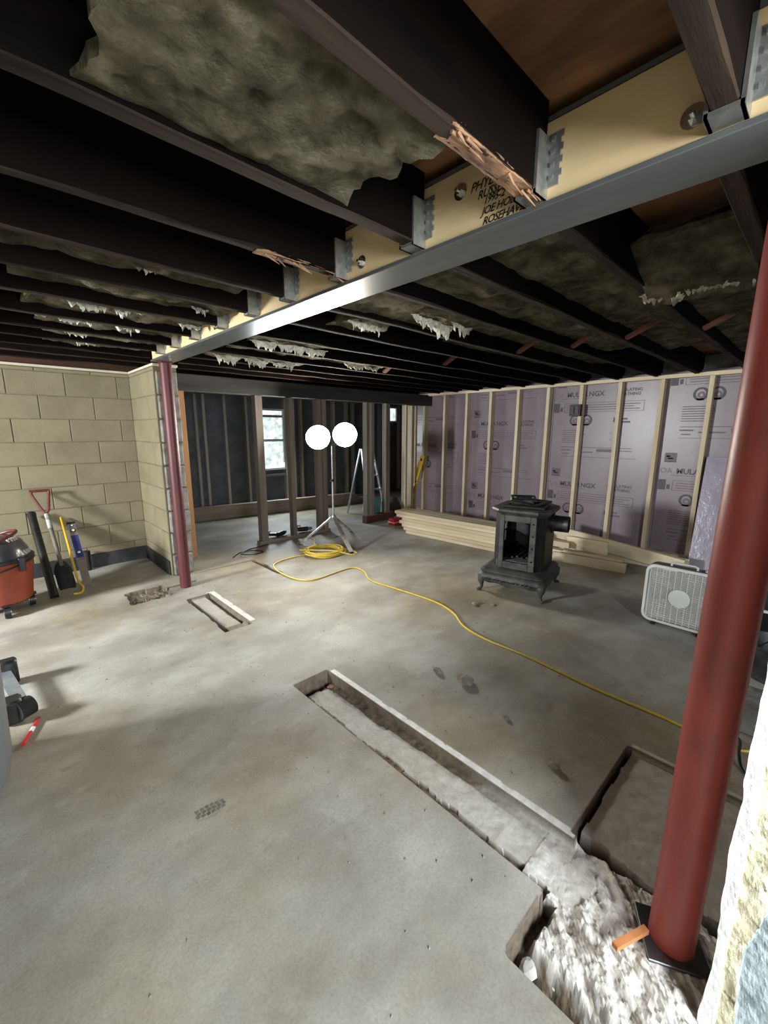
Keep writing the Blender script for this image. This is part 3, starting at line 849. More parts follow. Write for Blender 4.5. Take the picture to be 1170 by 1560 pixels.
# ------------------------------------------------------------------ back wall with studs and windows
BY = 6.50
mb = MB(); mb.box(1.3, 7.6, BY + 0.10, BY + 0.2, 0.0, 2.07)
wall_back = struct(mb.build('wall_back', char), 'far back wall of charcoal sheathing behind old studs', 'wall')
for x in (2.36, 2.48, 2.80, 3.15, 3.36, 3.86, 4.02, 4.18, 4.50, 4.90, 5.22, 5.38, 5.75, 6.1, 6.70):
    q = MB(); q.cbox(x - 0.02, x + 0.02, BY + 0.01, BY + 0.098, 0.04, 1.86, 0.002); q.build('stud', mat('pale_old_stud', (0.30, 0.28, 0.25), (0.44, 0.41, 0.36), 8, 0.8, stretch=(1, 1, 0.12), rand=0.15), wall_back)
q = MB(); q.cbox(1.4, 7.5, BY + 0.01, BY + 0.098, 0.0, 0.038, 0.002); q.build('bottom_plate', oldstud_h, wall_back)
q = MB(); q.cbox(1.4, 7.5, BY + 0.01, BY + 0.098, 1.862, 1.90, 0.002); q.build('top_plate', oldstud_h, wall_back)
q = MB(); q.cbox(3.385, 3.835, BY + 0.01, BY + 0.098, 0.55, 0.588, 0.002); q.build('sill_plate', oldstud_h, wall_back)

def window(name, x0, x1, z0, z1, sash, label):
    fr = MB(); w = 0.030; y0, y1 = BY + 0.012, BY + 0.075
    fr.box(x0, x1, y0, y1, z0, z0 + w); fr.box(x0, x1, y0, y1, z1 - w, z1); fr.box(x0, x0 + w, y0, y1, z0 + w, z1 - w); fr.box(x1 - w, x1, y0, y1, z0 + w, z1 - w)
    o = struct(fr.build(name, white_fr), label, 'window')
    zs = [z0 + w, z1 - w]
    if sash:
        zm = (z0 + z1) / 2 - 0.01
        r = MB(); r.box(x0 + w, x1 - w, y0 + 0.01, y1 - 0.012, zm - 0.02, zm + 0.02); r.build('meeting_rail', white_fr, o)
        r = MB(); r.box(x0 + w, x1 - w, y0 + 0.005, y1 - 0.02, z1 - 0.14, z1 - 0.10); r.build('blind_rail', fan_dark, o)
        zs = [z0 + w, zm - 0.02, zm + 0.02, z1 - w]
    for a, b in zip(zs[::2], zs[1::2]):
        p = MB(); p.box(x0 + w, x1 - w, BY + 0.045, BY + 0.051, a, b); p.build('pane', glass_day, o)
    return o
window('window_1', 3.385, 3.835, 0.66, 1.68, True, 'white sash window in the far back wall left of the work light')
window('window_2', 6.26, 6.60, 1.50, 1.82, False, 'small bright window high in the far right corner')

# ------------------------------------------------------------------ unseen sides of the room with their daylight openings, plus an added light-blocking wall
plain = mat('plain_grey_block', (0.28, 0.26, 0.21), (0.36, 0.335, 0.28), 6, 0.9, bump=0.2)
w = MB()
w.box(-2.8, -2.7, -2.7, 3.0, -0.05, 2.07); w.box(-2.8, -2.7, 3.72, 5.0, -0.05, 2.07)
w.box(-2.8, -2.7, 3.0, 3.72, -0.05, 1.22); w.box(-2.8, -2.7, 3.0, 3.72, 1.82, 2.07)
struct(w.build('wall_side', plain), 'plain block wall with a high window outside the view on the left', 'wall')
w = MB()
w.box(-2.7, -0.30, -1.70, -1.60, -0.05, 2.07); w.box(0.92, 5.4, -1.70, -1.60, -0.05, 2.07); w.box(-0.30, 0.92, -1.70, -1.60, 1.98, 2.07)
struct(w.build('wall_rear', plain), 'plain block wall with a doorway behind the camera', 'wall')
w = MB(); w.box(-0.85, -0.75, -1.60, 2.55, -0.05, 1.88)  # added unseen wall; its end cuts window light off the near floor
struct(w.build('wall_light_blocker', plain), 'unseen plain block wall added left of the camera to block window light', 'wall')
w = MB(); w.box(7.6, 7.7, -2.7, 6.8, -0.05, 2.07)
struct(w.build('wall_far_side', char), 'dark wall closing the back room on the far right', 'wall')

# ================================================================== THINGS
# ------------------------------------------------------------------ wood stove
def build_stove():
    t = thing('wood_stove', 'old black cast-iron wood stove on curved legs with its door missing', 'stove', (3.275, 1.70, 0), 0.0)
    # local frame: x = stove right (as seen), y = towards the back
    r = Vector((0.22, -0.975)).normalized(); b = Vector((-r.y, r.x))
    ang = math.atan2(r.y, r.x)
    t.rotation_euler = (0, 0, ang)
    def oct_ring(hw, y0, y1, c, z, cx=0.0):
        return [(cx - hw + c, y0, z), (cx + hw - c, y0, z), (cx + hw, y0 + c, z), (cx + hw, y1 - c, z), (cx + hw - c, y1, z), (cx - hw + c, y1, z), (cx - hw, y1 - c, z), (cx - hw, y0 + c, z)]
    def rrect(hw, hd, rad, z, n=6, cy=-0.035, wob=0.0):
        pts = []
        for sx, sy, a0 in ((1, -1, -PI / 2), (1, 1, 0), (-1, 1, PI / 2), (-1, -1, PI)):
            for k in range(n + 1):
                a = a0 + k / n * PI / 2
                pts.append((sx * (hw - rad) + rad * math.cos(a), cy + sy * (hd - rad) + rad * math.sin(a), z))
        return pts
    # ornate base: bulging skirt
    m = MB()
    m.loft([rrect(0.235, 0.255, 0.05, 0.095), rrect(0.262, 0.282, 0.055, 0.105), rrect(0.283, 0.302, 0.06, 0.128), rrect(0.280, 0.300, 0.06, 0.150), rrect(0.262, 0.282, 0.05, 0.168), rrect(0.258, 0.278, 0.05, 0.172)])
    skirt = m.build('base_skirt', cast_dust, t, smooth=True)
    # scalloped lower apron hanging under the skirt on each side
    for side in range(4):
        m = MB()
        hw, hd = 0.268, 0.288
        for k in range(14):
            s0, s1 = -0.8 + 1.6 * k / 14, -0.8 + 1.6 * (k + 1) / 14
            d0 = 0.028 * (1 - abs(s0)) + 0.008 * math.cos(s0 * 9); d1 = 0.028 * (1 - abs(s1)) + 0.008 * math.cos(s1 * 9)
            def pt(s, z, inn):
                if side == 0: return (s * hw, -0.035 - hd + inn, z)
                if side == 1: return (hw - inn, -0.035 + s * hd, z)
                if side == 2: return (-s * hw, -0.035 + hd - inn, z)
                return (-hw + inn, -0.035 - s * hd, z)
            v = [pt(s0, 0.112, 0), pt(s1, 0.112, 0), pt(s1, 0.098 - d1, 0.012), pt(s0, 0.098 - d0, 0.012), pt(s0, 0.112, 0.015), pt(s1, 0.112, 0.015), pt(s1, 0.098 - d1, 0.025), pt(s0, 0.098 - d0, 0.025)]
            m.add(v, [(0, 3, 2, 1), (4, 5, 6, 7), (3, 7, 6, 2), (0, 1, 5, 4), (0, 4, 7, 3), (1, 2, 6, 5)])
        m.build('apron', cast_dust, t, smooth=True)
    # scroll ornaments on the front skirt
    for cx in (-0.17, -0.10, 0.06, 0.13):
        m = MB()
        for sg in (1, -1):
            path = [(cx + sg * (0.004 + 0.0022 * k) * math.cos(k * 0.62) + sg * 0.014, -0.337 + 0.0009 * k * 0, 0.128 + (0.004 + 0.0016 * k) * math.sin(k * 0.62)) for k in range(11)]
            m.tube(path, 0.004, 6)
        m.build('scroll_ornament', cast_dust, skirt, smooth=True)
    # moulded ledge
    m = MB()
    m.loft([rrect(0.250, 0.270, 0.045, 0.168), rrect(0.264, 0.284, 0.05, 0.176), rrect(0.264, 0.284, 0.05, 0.186), rrect(0.252, 0.272, 0.045, 0.192), rrect(0.246, 0.266, 0.04, 0.198), rrect(0.225, 0.245, 0.04, 0.203)])
    m.build('ledge', cast_dust, t, smooth=True)
    # legs
    for sx in (-1, 1):
        for sy in (-1, 1):
            m = MB(); ox, oy = sx * 0.205, -0.035 + sy * 0.225
            dx, dy = sx * 0.70, sy * 0.70
            prof = [(0.030, 0.135, 0.040), (0.052, 0.110, 0.040), (0.060, 0.085, 0.028), (0.052, 0.055, 0.017), (0.050, 0.032, 0.013), (0.062, 0.014, 0.015), (0.080, 0.010, 0.015), (0.092, 0.010, 0.010)]
            m.tube([(ox + dx * d, oy + dy * d, z) for d, z, _ in prof], [q for _, _, q in prof], 10)
            m.build('leg', cast_dust, t, smooth=True)
    # body: octagonal shell with an open front
    hw, y0, y1, c = 0.205, -0.215, 0.225, 0.065
    zb, zt = 0.203, 0.655
    m = MB(); rings = [oct_ring(hw, y0, y1, c, z, 0.012) for z in (zb, zt)]
    inner = [oct_ring(hw - 0.012, y0 + 0.012, y1 - 0.012, c - 0.005, z, 0.012) for z in (zb, zt)]
    n = 8
    v = rings[0] + rings[1] + inner[0] + inner[1]; f = []
    for j in range(n):
        if j in (0, 6): continue                      # front and left opening are framed separately
        k = (j + 1) % n
        f.append((j, k, 8 + k, 8 + j)); f.append((16 + k, 16 + j, 24 + j, 24 + k))
    f.append((0, 8, 24, 16)); f.append((1, 17, 25, 9)); f.append((6, 22, 30, 14)); f.append((7, 15, 31, 23))
    f.append((16, 17, 18, 19, 20, 21, 22, 23))
    m.add(v, f)
    body = m.build('body', cast, t)
    # left side: lower panel, grille bars and small window
    m = MB(); xl = 0.012 - hw
    m.box(xl, xl + 0.012, y0 + c, y1 - c, zb, 0.36); m.box(xl, xl + 0.012, y0 + c, y1 - c, 0.555, zt)
    m.box(xl, xl + 0.012, y0 + c, y0 + c + 0.03, 0.36, 0.555); m.box(xl, xl + 0.012, y1 - c - 0.03, y1 - c, 0.36, 0.555)
    side = m.build('side_panel', cast, t)
    m = MB()
    for k in range(9):
        yy = y0 + c + 0.035 + k * 0.029
        m.box(xl + 0.002, xl + 0.010, yy, yy + 0.009, 0.361, 0.45)
    m.box(xl + 0.002, xl + 0.010, y0 + c + 0.0302, y1 - c - 0.0302, 0.4505, 0.462)
    m.build('side_grille', cast, side)
    # front frame
    m = MB(); fx0, fx1 = 0.012 - hw + c, 0.012 + hw - c
    yy0, yy1 = y0 - 0.010, y0 + 0.014
    m.cbox(fx0 - 0.006, fx0 + 0.030, yy0, yy1, zb, zt, 0.003); m.cbox(fx1 - 0.042, fx1 + 0.006, yy0, yy1, zb, zt, 0.003)
    m.cbox(fx0 + 0.030, fx1 - 0.042, yy0, yy1, zb, 0.262, 0.003); m.cbox(fx0 + 0.030, fx1 - 0.042, yy0, yy1, 0.603, zt, 0.003)
    fr = m.build('front_frame', cast_dust, t)
    for zz in (0.29, 0.40, 0.50, 0.60):
        m = MB()
        m.lathe([(0.006, 0), (0.006, 0.01), (0.003, 0.014)], 8)
        k = len(m.v) - 24
        for q in range(24):
            x, y, z = m.v[k + q]; m.v[k + q] = (fx1 - 0.018 + x, yy0 - z, zz + y)
        m.build('rivet', cast, fr)
    for zz in (0.36, 0.46):
        m = MB(); m.box(fx0 - 0.022, fx0 - 0.006, yy0 + 0.004, yy0 + 0.016, zz, zz + 0.016)
        m.build('hinge_lug', cast, fr)
    # inside: grate, firebrick slab, ash
    m = MB(); m.cbox(-0.16, 0.18, -0.19, 0.19, 0.205, 0.262, 0.004)
    m.build('hearth', mat('ashy_grey', (0.10, 0.095, 0.09), (0.22, 0.21, 0.20), 14, 0.9, bump=0.5), t)
    m = MB()
    for k in range(7): m.beam((-0.12 + k * 0.04, -0.15, 0.285 + 0.01 * (k % 2)), (-0.11 + k * 0.04, 0.15, 0.285), 0.016, 0.016)
    m.beam((-0.13, -0.10, 0.27), (0.14, -0.10, 0.27), 0.012, 0.012); m.beam((-0.13, 0.12, 0.27), (0.14, 0.12, 0.27), 0.012, 0.012)
    m.build('grate', cast, t)
    # top: flared cornice
    m = MB()
    cz = [(0.205, 0.065, 0.650), (0.214, 0.070, 0.662), (0.232, 0.078, 0.672), (0.240, 0.080, 0.686), (0.236, 0.080, 0.700), (0.222, 0.074, 0.708)]
    m.loft([oct_ring(a, y0 - (a - 0.205), y1 + (a - 0.205), cc, z, 0.012) for a, cc, z in cz])
    m.build('top_plate', cast_dust, t)
    # flue collar at the back
    m = MB()
    R0 = 0.068
    ring = [[(y, 0.075 + rr_ * math.cos(a), 0.570 + rr_ * math.sin(a)) for a in [2 * PI * q / 24 for q in range(24)]] for (rr_, y) in ((R0 + 0.012, 0.2175), (R0 + 0.012, 0.230), (R0, 0.232), (R0, 0.345), (R0 - 0.004, 0.345), (R0 - 0.004, 0.235))]
    m.loft(ring, cap=False)
    m.build('flue_collar', pipe_m, t, smooth=True)
    return t, ang
stove, stove_ang = build_stove()

# loose cast-iron pieces heaped on the stove top
def on_stove(x, y, z):
    c, s = math.cos(stove_ang), math.sin(stove_ang)
    return (3.275 + c * x - s * y, 1.70 + s * x + c * y, z)
for k, (nm, lab, px, py, pz, rz, W_, H_, tk, tilt) in enumerate((
        ('iron_door_panel', 'black cast-iron door frame lying flat on the stove top, bottom of the heap', 0.02, -0.02, 0.7095, 0.08, 0.33, 0.30, 0.020, 0.0),
        ('iron_casting', 'smaller black iron frame lying tilted on top of the heap on the stove', 0.045, 0.015, 0.733, -0.25, 0.26, 0.22, 0.016, 0.05),
        ('cast_iron_bracket', 'thin black iron bracket lying across the heap on the stove', -0.02, 0.01, 0.768, 0.35, 0.20, 0.16, 0.012, 0.06))):
    loc = on_stove(px, py, pz)
    t = thing(nm, lab, 'iron part', loc, stove_ang + rz, 'loose iron parts on the stove')
    t.rotation_euler = (tilt, 0, stove_ang + rz)
    m = MB(); b_ = 0.035 if k < 2 else 0.022
    m.cbox(-W_ / 2, W_ / 2, -H_ / 2, -H_ / 2 + b_, 0, tk, 0.003); m.cbox(-W_ / 2, W_ / 2, H_ / 2 - b_, H_ / 2, 0, tk, 0.003)
    m.cbox(-W_ / 2, -W_ / 2 + b_, -H_ / 2 + b_, H_ / 2 - b_, 0, tk, 0.003); m.cbox(W_ / 2 - b_, W_ / 2, -H_ / 2 + b_, H_ / 2 - b_, 0, tk, 0.003)
    m.build('frame', cast, t)
    m = MB(); m.tube([(-W_ * 0.3, -H_ / 2 + 0.01, tk + 0.008), (0, -H_ / 2 + 0.004, tk + 0.016), (W_ * 0.3, -H_ / 2 + 0.01, tk + 0.008)], 0.007, 8)
    m.build('rod', cast, t, smooth=True)
    if k == 0:
        m = MB(); m.box(-W_ / 2 + b_, W_ / 2 - b_, -H_ / 2 + b_, H_ / 2 - b_, 0.003, 0.008); m.build('backing', cast, t)

# ------------------------------------------------------------------ box fan
def build_fan():
    t = thing('box_fan', 'white square box fan standing on the floor behind the foreground post', 'fan', (3.25, 0.545, 0.0), 0.0)
    # local: x depth (front at 0, back +), y sideways, z up
    hw, z0, z1, rad, D = 0.21, 0.022, 0.430, 0.055, 0.105
    def rr(h, a, b, r, n=7):
        pts = []
        for cy, cz, a0 in ((h - r, b - r, 0), (-h + r, b - r, PI / 2), (-h + r, a + r, PI), (h - r, a + r, 3 * PI / 2)):
            for k in range(n + 1):
                q = a0 + k / n * PI / 2; pts.append((cy + r * math.cos(q), cz + r * math.sin(q)))
        return pts
    o_ = rr(hw, z0, z1, rad); i_ = rr(hw - 0.017, z0 + 0.017, z1 - 0.017, rad - 0.012); i2 = rr(hw - 0.010, z0 + 0.010, z1 - 0.010, rad - 0.006)
    m = MB(); R = lambda pts, x: [(x, p[0], p[1]) for p in pts]
    m.loft([R(i_, 0.010), R(i_, 0.0), R(o_, 0.004), R(o_, 0.020)], cap=False)
    m.loft([R(o_, D - 0.02), R(o_, D), R(i_, D + 0.004), R(i_, D - 0.01)], cap=False)
    m.build('rim', white_pl, t, smooth=True)
    m = MB(); m.loft([R(o_, 0.0205), R(o_, D - 0.0205)], cap=False); m.loft([R(i2, 0.0205), R(i2, D - 0.0205)], cap=False)
    m.build('housing', mat('fan_housing_grey', (0.10, 0.105, 0.11), None, rough=0.5), t)
    # grilles
    for nm, x in (('front_grille', 0.006), ('rear_grille', D - 0.004)):
        m = MB(); n = 46 if x < 0.05 else 26
        for k in range(n):
            z = z0 + 0.026 + (z1 - z0 - 0.052) * k / (n - 1)
            e = min(z - z0, z1 - z); inset = 0.02 + (0.0 if e > rad else rad - math.sqrt(max(0, rad ** 2 - (rad - e) ** 2)))
            m.box(x, x + 0.004, -hw + inset, hw - inset, z - 0.0016, z + 0.0016)
        for k in range(11):
            y = -hw + 0.03 + (2 * hw - 0.06) * k / 10
            m.box(x - 0.003, x - 0.0005, y - 0.002, y + 0.002, z0 + 0.02, z1 - 0.02)
        g = m.build(nm, white_pl, t)
        if x < 0.05:
            q = MB(); zc = (z0 + z1) / 2
            q.loft([[(xx, r_ * math.cos(a), zc + r_ * math.sin(a)) for a in [2 * PI * k / 32 for k in range(32)]] for xx, r_ in ((0.002, 0.062), (-0.004, 0.062), (-0.008, 0.052), (-0.008, 0.010))])
            q.build('badge', white_pl, g, smooth=True)
    # motor and blades
    zc = (z0 + z1) / 2
    m = MB(); m.loft([[(xx, r_ * math.cos(a), zc + r_ * math.sin(a)) for a in [2 * PI * k / 24 for k in range(24)]] for xx, r_ in ((0.03, 0.04), (0.035, 0.05), (0.085, 0.05), (0.09, 0.03))])
    m.build('motor', fan_dark, t, smooth=True)
    for k in range(5):
        m = MB(); v = []
        for i, rad_ in enumerate((0.051, 0.10, 0.15, 0.175)):
            for s, xx in ((-1, 0.035), (1, 0.080)):
                a = 2 * PI * k / 5 + s * (0.42 - 0.05 * i); v.append((xx, rad_ * math.cos(a), zc + rad_ * math.sin(a)))
        v2 = [(x + 0.003, y, z) for x, y, z in v]; n = len(v)
        f = [(2 * i, 2 * i + 1, 2 * i + 3, 2 * i + 2) for i in range(3)] + [(n + 2 * i + 2, n + 2 * i + 3, n + 2 * i + 1, n + 2 * i) for i in range(3)]
        f += [(6, 7, n + 7, n + 6)]
        m.add(v + v2, f); m.build('blade', fan_dark, t, smooth=True)
    m = MB(); m.tube([(0.05, -0.07, z1 - 0.002), (0.05, -0.07, z1 + 0.018), (0.05, -0.055, z1 + 0.024), (0.05, 0.06, z1 + 0.024), (0.05, 0.075, z1 + 0.018), (0.05, 0.075, z1 - 0.002)], 0.007, 8)
    m.build('handle', white_pl, t, smooth=True)
    m = MB(); m.lathe([(0.02, z1 + 0.001), (0.02, z1 + 0.010), (0.012, z1 + 0.018)], 16, (0.05, -0.13)); m.build('knob', white_pl, t, smooth=True)
    for s in (-1, 1):
        m = MB(); m.cbox(-0.01, D + 0.01, s * 0.13 - 0.012, s * 0.13 + 0.012, 0.001, z0 + 0.001, 0.003); m.build('foot', black_pl, t)
    return t
build_fan()

# ------------------------------------------------------------------ lumber stack left of the stove
def board_obj(name, label, p, q, w, h, group, cat='board', m=None, bev=0.002):
    """a single plank from p to q (centres of its ends); root is the mesh itself"""
    p = Vector(p); q = Vector(q); d = q - p; L = d.length
    o_m = MB(); o_m.cbox(0, L, -w / 2, w / 2, -h / 2, h / 2, bev)
    o = o_m.build(name, m or pine_x)
    o.location = p
    d.normalize()
    up = Vector((0, 0, 1)); s = up.cross(d)
    s.normalize(); up2 = d.cross(s)
    o.rotation_euler = Matrix((d, s, up2)).transposed().to_euler()
    return tag(o, label, cat, group)

ordn = ['bottom', 'second', 'third', 'fourth', 'fifth', 'sixth', 'seventh', 'top']
base_dir = Vector((0.075, -1.0, 0)).normalized(); side = Vector((1, 0.075, 0)).normalized()
rnd = random.Random(12)
P0 = Vector((3.90, 3.74, 0))
for k in range(7):
    off = [0.06, 0.02, -0.01, -0.05, 0.0, -0.10, -0.13][k]
    a = P0 - base_dir * 0.0 + side * (0.045 + rnd.uniform(-0.006, 0.006)) + base_dir * off
    z = 0.0205 + k * 0.0405
    lab = 'pale pine stud in the front row of the stack left of the stove, ' + (ordn[k] + ' layer' if k not in (0, 6) else ('lowest layer' if k == 0 else 'uppermost layer'))
    board_obj('lumber_board', lab, (a.x, a.y, z), tuple(Vector((a.x, a.y, z)) + base_dir * 1.72), 0.089, 0.038, 'pale stacked lumber')
for r_ in (1, 2):
    for k in range(7):
        off = rnd.uniform(-0.12, 0.1) - (0.1 if k == 6 else 0)
        a = P0 + side * (0.045 + r_ * 0.093) + base_dir * off; z = 0.0205 + k * 0.0405
        lab = ('pale pine stud in the ' + ('middle' if r_ == 1 else 'rear') + ' row of the stack left of the stove, ' + (ordn[k] + ' layer' if k not in (0, 6) else ('lowest layer' if k == 0 else 'uppermost layer')))
        board_obj('lumber_board', lab, (a.x, a.y, z), tuple(Vector((a.x, a.y, z)) + base_dir * 1.72), 0.089, 0.038, 'pale stacked lumber')

# scrap boards to the right of the stove
G2 = 'scrap lumber right of the stove'
board_obj('scrap_board', 'short thick pine board lying on edge in front of the scrap pile', (4.20, 1.83, 0.0455), (4.285, 1.16, 0.0455), 0.040, 0.09, G2)
board_obj('scrap_board', 'narrow pine offcut lying on the scrap pile just above the front board', (4.27, 1.75, 0.103), (4.33, 1.20, 0.103), 0.06, 0.022, G2)
board_obj('scrap_board', 'lower flat pine offcut inside the scrap pile behind the front board', (4.29, 1.90, 0.02), (4.36, 1.30, 0.02), 0.09, 0.038, G2)
board_obj('scrap_board', 'flat pine offcut on the second layer of the scrap pile', (4.36, 1.92, 0.060), (4.42, 1.30, 0.060), 0.089, 0.038, G2)
board_obj('scrap_board', 'pine stub at the left end of the scrap pile next to the stove', (4.34, 2.02, 0.145), (4.37, 1.73, 0.145), 0.09, 0.060, G2)
board_obj('scrap_board', 'broad short board standing on edge in the middle of the scrap pile', (4.46, 1.80, 0.150), (4.49, 1.40, 0.150), 0.038, 0.138, G2)
board_obj('scrap_board', 'long wide pine plank sloping down behind the scrap pile towards the fan', (4.53, 2.12, 0.245), (4.64, 0.78, 0.075), 0.040, 0.135, G2)
board_obj('scrap_board', 'long plank lying on edge along the floor behind the scrap pile', (4.60, 2.1, 0.07), (4.705, 0.75, 0.07), 0.038, 0.138, G2)

# ------------------------------------------------------------------ lumber lying in the back room, against the far wall
G3 = 'old planks along the far wall'
for k in range(4):
    dy = k * 0.012
    lab = 'grey old plank lying before the far back wall, ' + ['lowest of four', 'second from the floor', 'third from the floor', 'topmost of four'][k]
    board_obj('old_plank', lab, (1.75, 6.38 - dy, 0.025 + k * 0.052), (5.15 - 0.1 * k, 5.93 - dy, 0.025 + k * 0.052), 0.10, 0.050, G3, m=mat('old_plank_wood', (0.20, 0.16, 0.12), (0.32, 0.26, 0.20), 8, 0.8, stretch=(0.12, 1, 1), rand=0.15))

# ------------------------------------------------------------------ work light on a tripod
def build_worklight():
    X0, Y0 = 2.955, 3.98
    t = thing('work_light', 'twin-head work light glaring on a low metal tripod by the partition', 'work light', (X0, Y0, 0))
    hub = Vector((0, 0, 0.30))
    for fx, fy, wd_ in ((2.805 - X0, 3.46 - Y0, 0.045), (2.585 - X0, 4.14 - Y0, 0.032), (3.42 - X0, 4.22 - Y0, 0.032)):
        m = MB(); d = Vector((fx, fy, 0)).normalized()
        m.beam(hub + d * 0.03, (fx, fy, 0.012), wd_, 0.018); m.build('leg', tripod_m, t)
        m = MB(); m.cbox(fx - 0.018, fx + 0.018, fy - 0.018, fy + 0.018, 0.0005, 0.012, 0.003); m.build('foot', black_pl, t)
    m = MB(); m.lathe([(0.026, 0.27), (0.030, 0.28), (0.030, 0.325), (0.022, 0.34)], 16); m.build('hub', galv, t, smooth=True)
    m = MB(); m.lathe([(0.012, 0.34), (0.012, 0.75)], 12); m.lathe([(0.009, 0.75), (0.009, 1.16)], 12); m.build('pole', tripod_m, t, smooth=True)
    m = MB(); m.tube([(-0.012, -0.012, 0.75), (-0.05, -0.03, 0.75)], 0.008, 8); m.lathe([(0.018, 0.735), (0.018, 0.765)], 12); m.build('clamp_knob', black_pl, t, smooth=True)
    ax = Vector((0.725, -0.688, 0)).normalized()                     # across, as seen from the middle of the room
    m = MB(); m.beam(ax * -0.17 + Vector((0, 0, 1.165)), ax * 0.17 + Vector((0, 0, 1.165)), 0.025, 0.025); m.build('crossbar', black_pl, t)
    fw = Vector((-ax.y * -1, -ax.x, 0)); fw = Vector((-0.67, -0.735, 0.22)).normalized()
    for s, zz in ((-0.155, 1.245), (0.155, 1.275)):
        c = ax * s + Vector((0, 0, zz)); sd = fw.cross(Vector((0, 0, 1))).normalized(); up = sd.cross(fw)
        def disc(d, r): return [c + fw * d + (sd * math.cos(a) + up * math.sin(a)) * r for a in [2 * PI * q / 28 for q in range(28)]]
        m = MB(); m.loft([disc(-0.06, 0.06), disc(-0.05, 0.105), disc(0.0, 0.142), disc(0.022, 0.150), disc(0.022, 0.140), disc(0.012, 0.138)]); h = m.build('lamp_head', black_pl, t, smooth=True)
        m = MB(); m.loft([disc(0.0125, 0.137), disc(0.018, 0.137)]); m.build('lens', lamp_on, h)
        m = MB(); m.beam(c + fw * -0.03 + up * -0.11, ax * s + Vector((0, 0, 1.17)), 0.02, 0.01); m.build('bracket', black_pl, h)
    return t
build_worklight()

# ------------------------------------------------------------------ yellow extension cord
cz = 0.0065
run = [(2.17, -0.12), (2.18, 0.03), (2.14, 0.11), (2.15, 0.27), (2.16, 0.38), (2.16, 0.68), (2.20, 1.08), (2.20, 1.35), (2.25, 1.56), (2.37, 1.74), (2.43, 1.98), (2.40, 2.39), (2.38, 2.67), (2.49, 2.88), (2.50, 3.04), (2.36, 3.06), (2.03, 3.03), (1.91, 3.16), (1.90, 3.44), (1.96, 3.65), (2.12, 3.74), (2.36, 3.74)]
path = [(x, y, cz) for x, y in run]
cx, cy = 2.59, 3.67
rnd = random.Random(3)
coil = []
for k in range(7 * 12 + 6):
    a = PI + k * 2 * PI / 12; loop = k // 12
    rad = 0.185 + 0.02 * math.sin(loop * 2.1) + rnd.uniform(-0.006, 0.006)
    coil.append((cx + rad * 1.08 * math.cos(a) + 0.015 * math.sin(loop * 1.3), cy + rad * math.sin(a) + 0.012 * math.cos(loop * 2.7), cz + 0.003 + 0.0055 * loop + 0.004 * math.sin(k * 1.7)))
lead = [(2.80, 3.60, 0.03), (2.84, 3.42, 0.012), (2.76, 3.40, cz), (2.62, 3.52, 0.05), (2.45, 3.70, 0.055), (2.40, 3.86, 0.03), (2.52, 3.92, 0.02), (2.62, 3.86, 0.05), (2.68, 3.98, 0.02), (2.82, 4.20, cz), (2.84, 4.38, cz)]
m = MB(); m.tube(smooth_path(path + coil + lead, 4), 0.0062, 6)
tag(m.build('extension_cord', cord_m, smooth=True), 'yellow extension cord winding across the floor into a coil by the tripod', 'cord')

# ------------------------------------------------------------------ shop vacuum at the left edge
def build_vac():
    t = thing('shop_vacuum', 'orange-red shop vacuum with dark lid at the left edge', 'vacuum', (-0.035, 4.06, 0))
    m = MB(); m.lathe([(0.165, 0.085), (0.185, 0.10), (0.205, 0.30), (0.215, 0.395), (0.21, 0.40)], 36); body = m.build('tank', orange_pl, t, smooth=True)
    m = MB(); m.lathe([(0.218, 0.392), (0.226, 0.398), (0.226, 0.418), (0.215, 0.424)], 36); m.build('rim', black_pl, t, smooth=True)
    m = MB(); m.lathe([(0.205, 0.424), (0.195, 0.47), (0.165, 0.53), (0.11, 0.565), (0.03, 0.575)], 36); lid = m.build('lid', smoke_pl, t, smooth=True)
    m = MB()
    for k in range(5):
        a = -0.9 + k * 0.16
        m.beam((0.207 * math.cos(a), 0.207 * math.sin(a), 0.435), (0.13 * math.cos(a), 0.13 * math.sin(a), 0.562), 0.012, 0.012)
    m.build('lid_rib', alu, lid)
    m = MB(); m.tube([(0.14 * math.cos(a), 0.14 * math.sin(a) - 0.01, 0.545 + 0.05 * math.sin((a + 1.6) / 3.2 * PI)) for a in np.linspace(-1.6, 1.6, 12)], 0.012, 8); m.build('carry_handle', red_dark, t, smooth=True)
    m = MB(); m.cbox(0.12, 0.16, -0.195, -0.155, 0.33, 0.43, 0.005); m.build('latch', black_pl, t)
    m = MB(); m.tube(smooth_path([(0.222 * math.cos(a), 0.222 * math.sin(a), 0.345 + 0.05 * math.sin((a + 1.7) * 0.9)) for a in np.linspace(-1.7, 0.7, 9)], 3), 0.006, 6); m.build('bail_wire', black_pl, t, smooth=True)
    for a in (-1.45, 0.1, 1.7, 3.3):
        x, y = 0.17 * math.cos(a), 0.17 * math.sin(a)
        m = MB(); m.tube([(x - 0.018, y, 0.045), (x + 0.018, y, 0.045)], 0.044, 18); w_ = m.build('caster', black_pl, t, smooth=True)
        m = MB(); m.tube([(x - 0.020, y, 0.045), (x + 0.020, y, 0.045)], 0.018, 14); m.build('hub_cap', alu, w_, smooth=True)
        m = MB(); m.cbox(x - 0.03, x + 0.03, y - 0.03, y + 0.03, 0.088, 0.098, 0.003); m.build('caster_mount', black_pl, t)
    return t
build_vac()

# ------------------------------------------------------------------ tools leaning on the block wall
def lerp(a, b, t_): return Vector(a) + (Vector(b) - Vector(a)) * t_
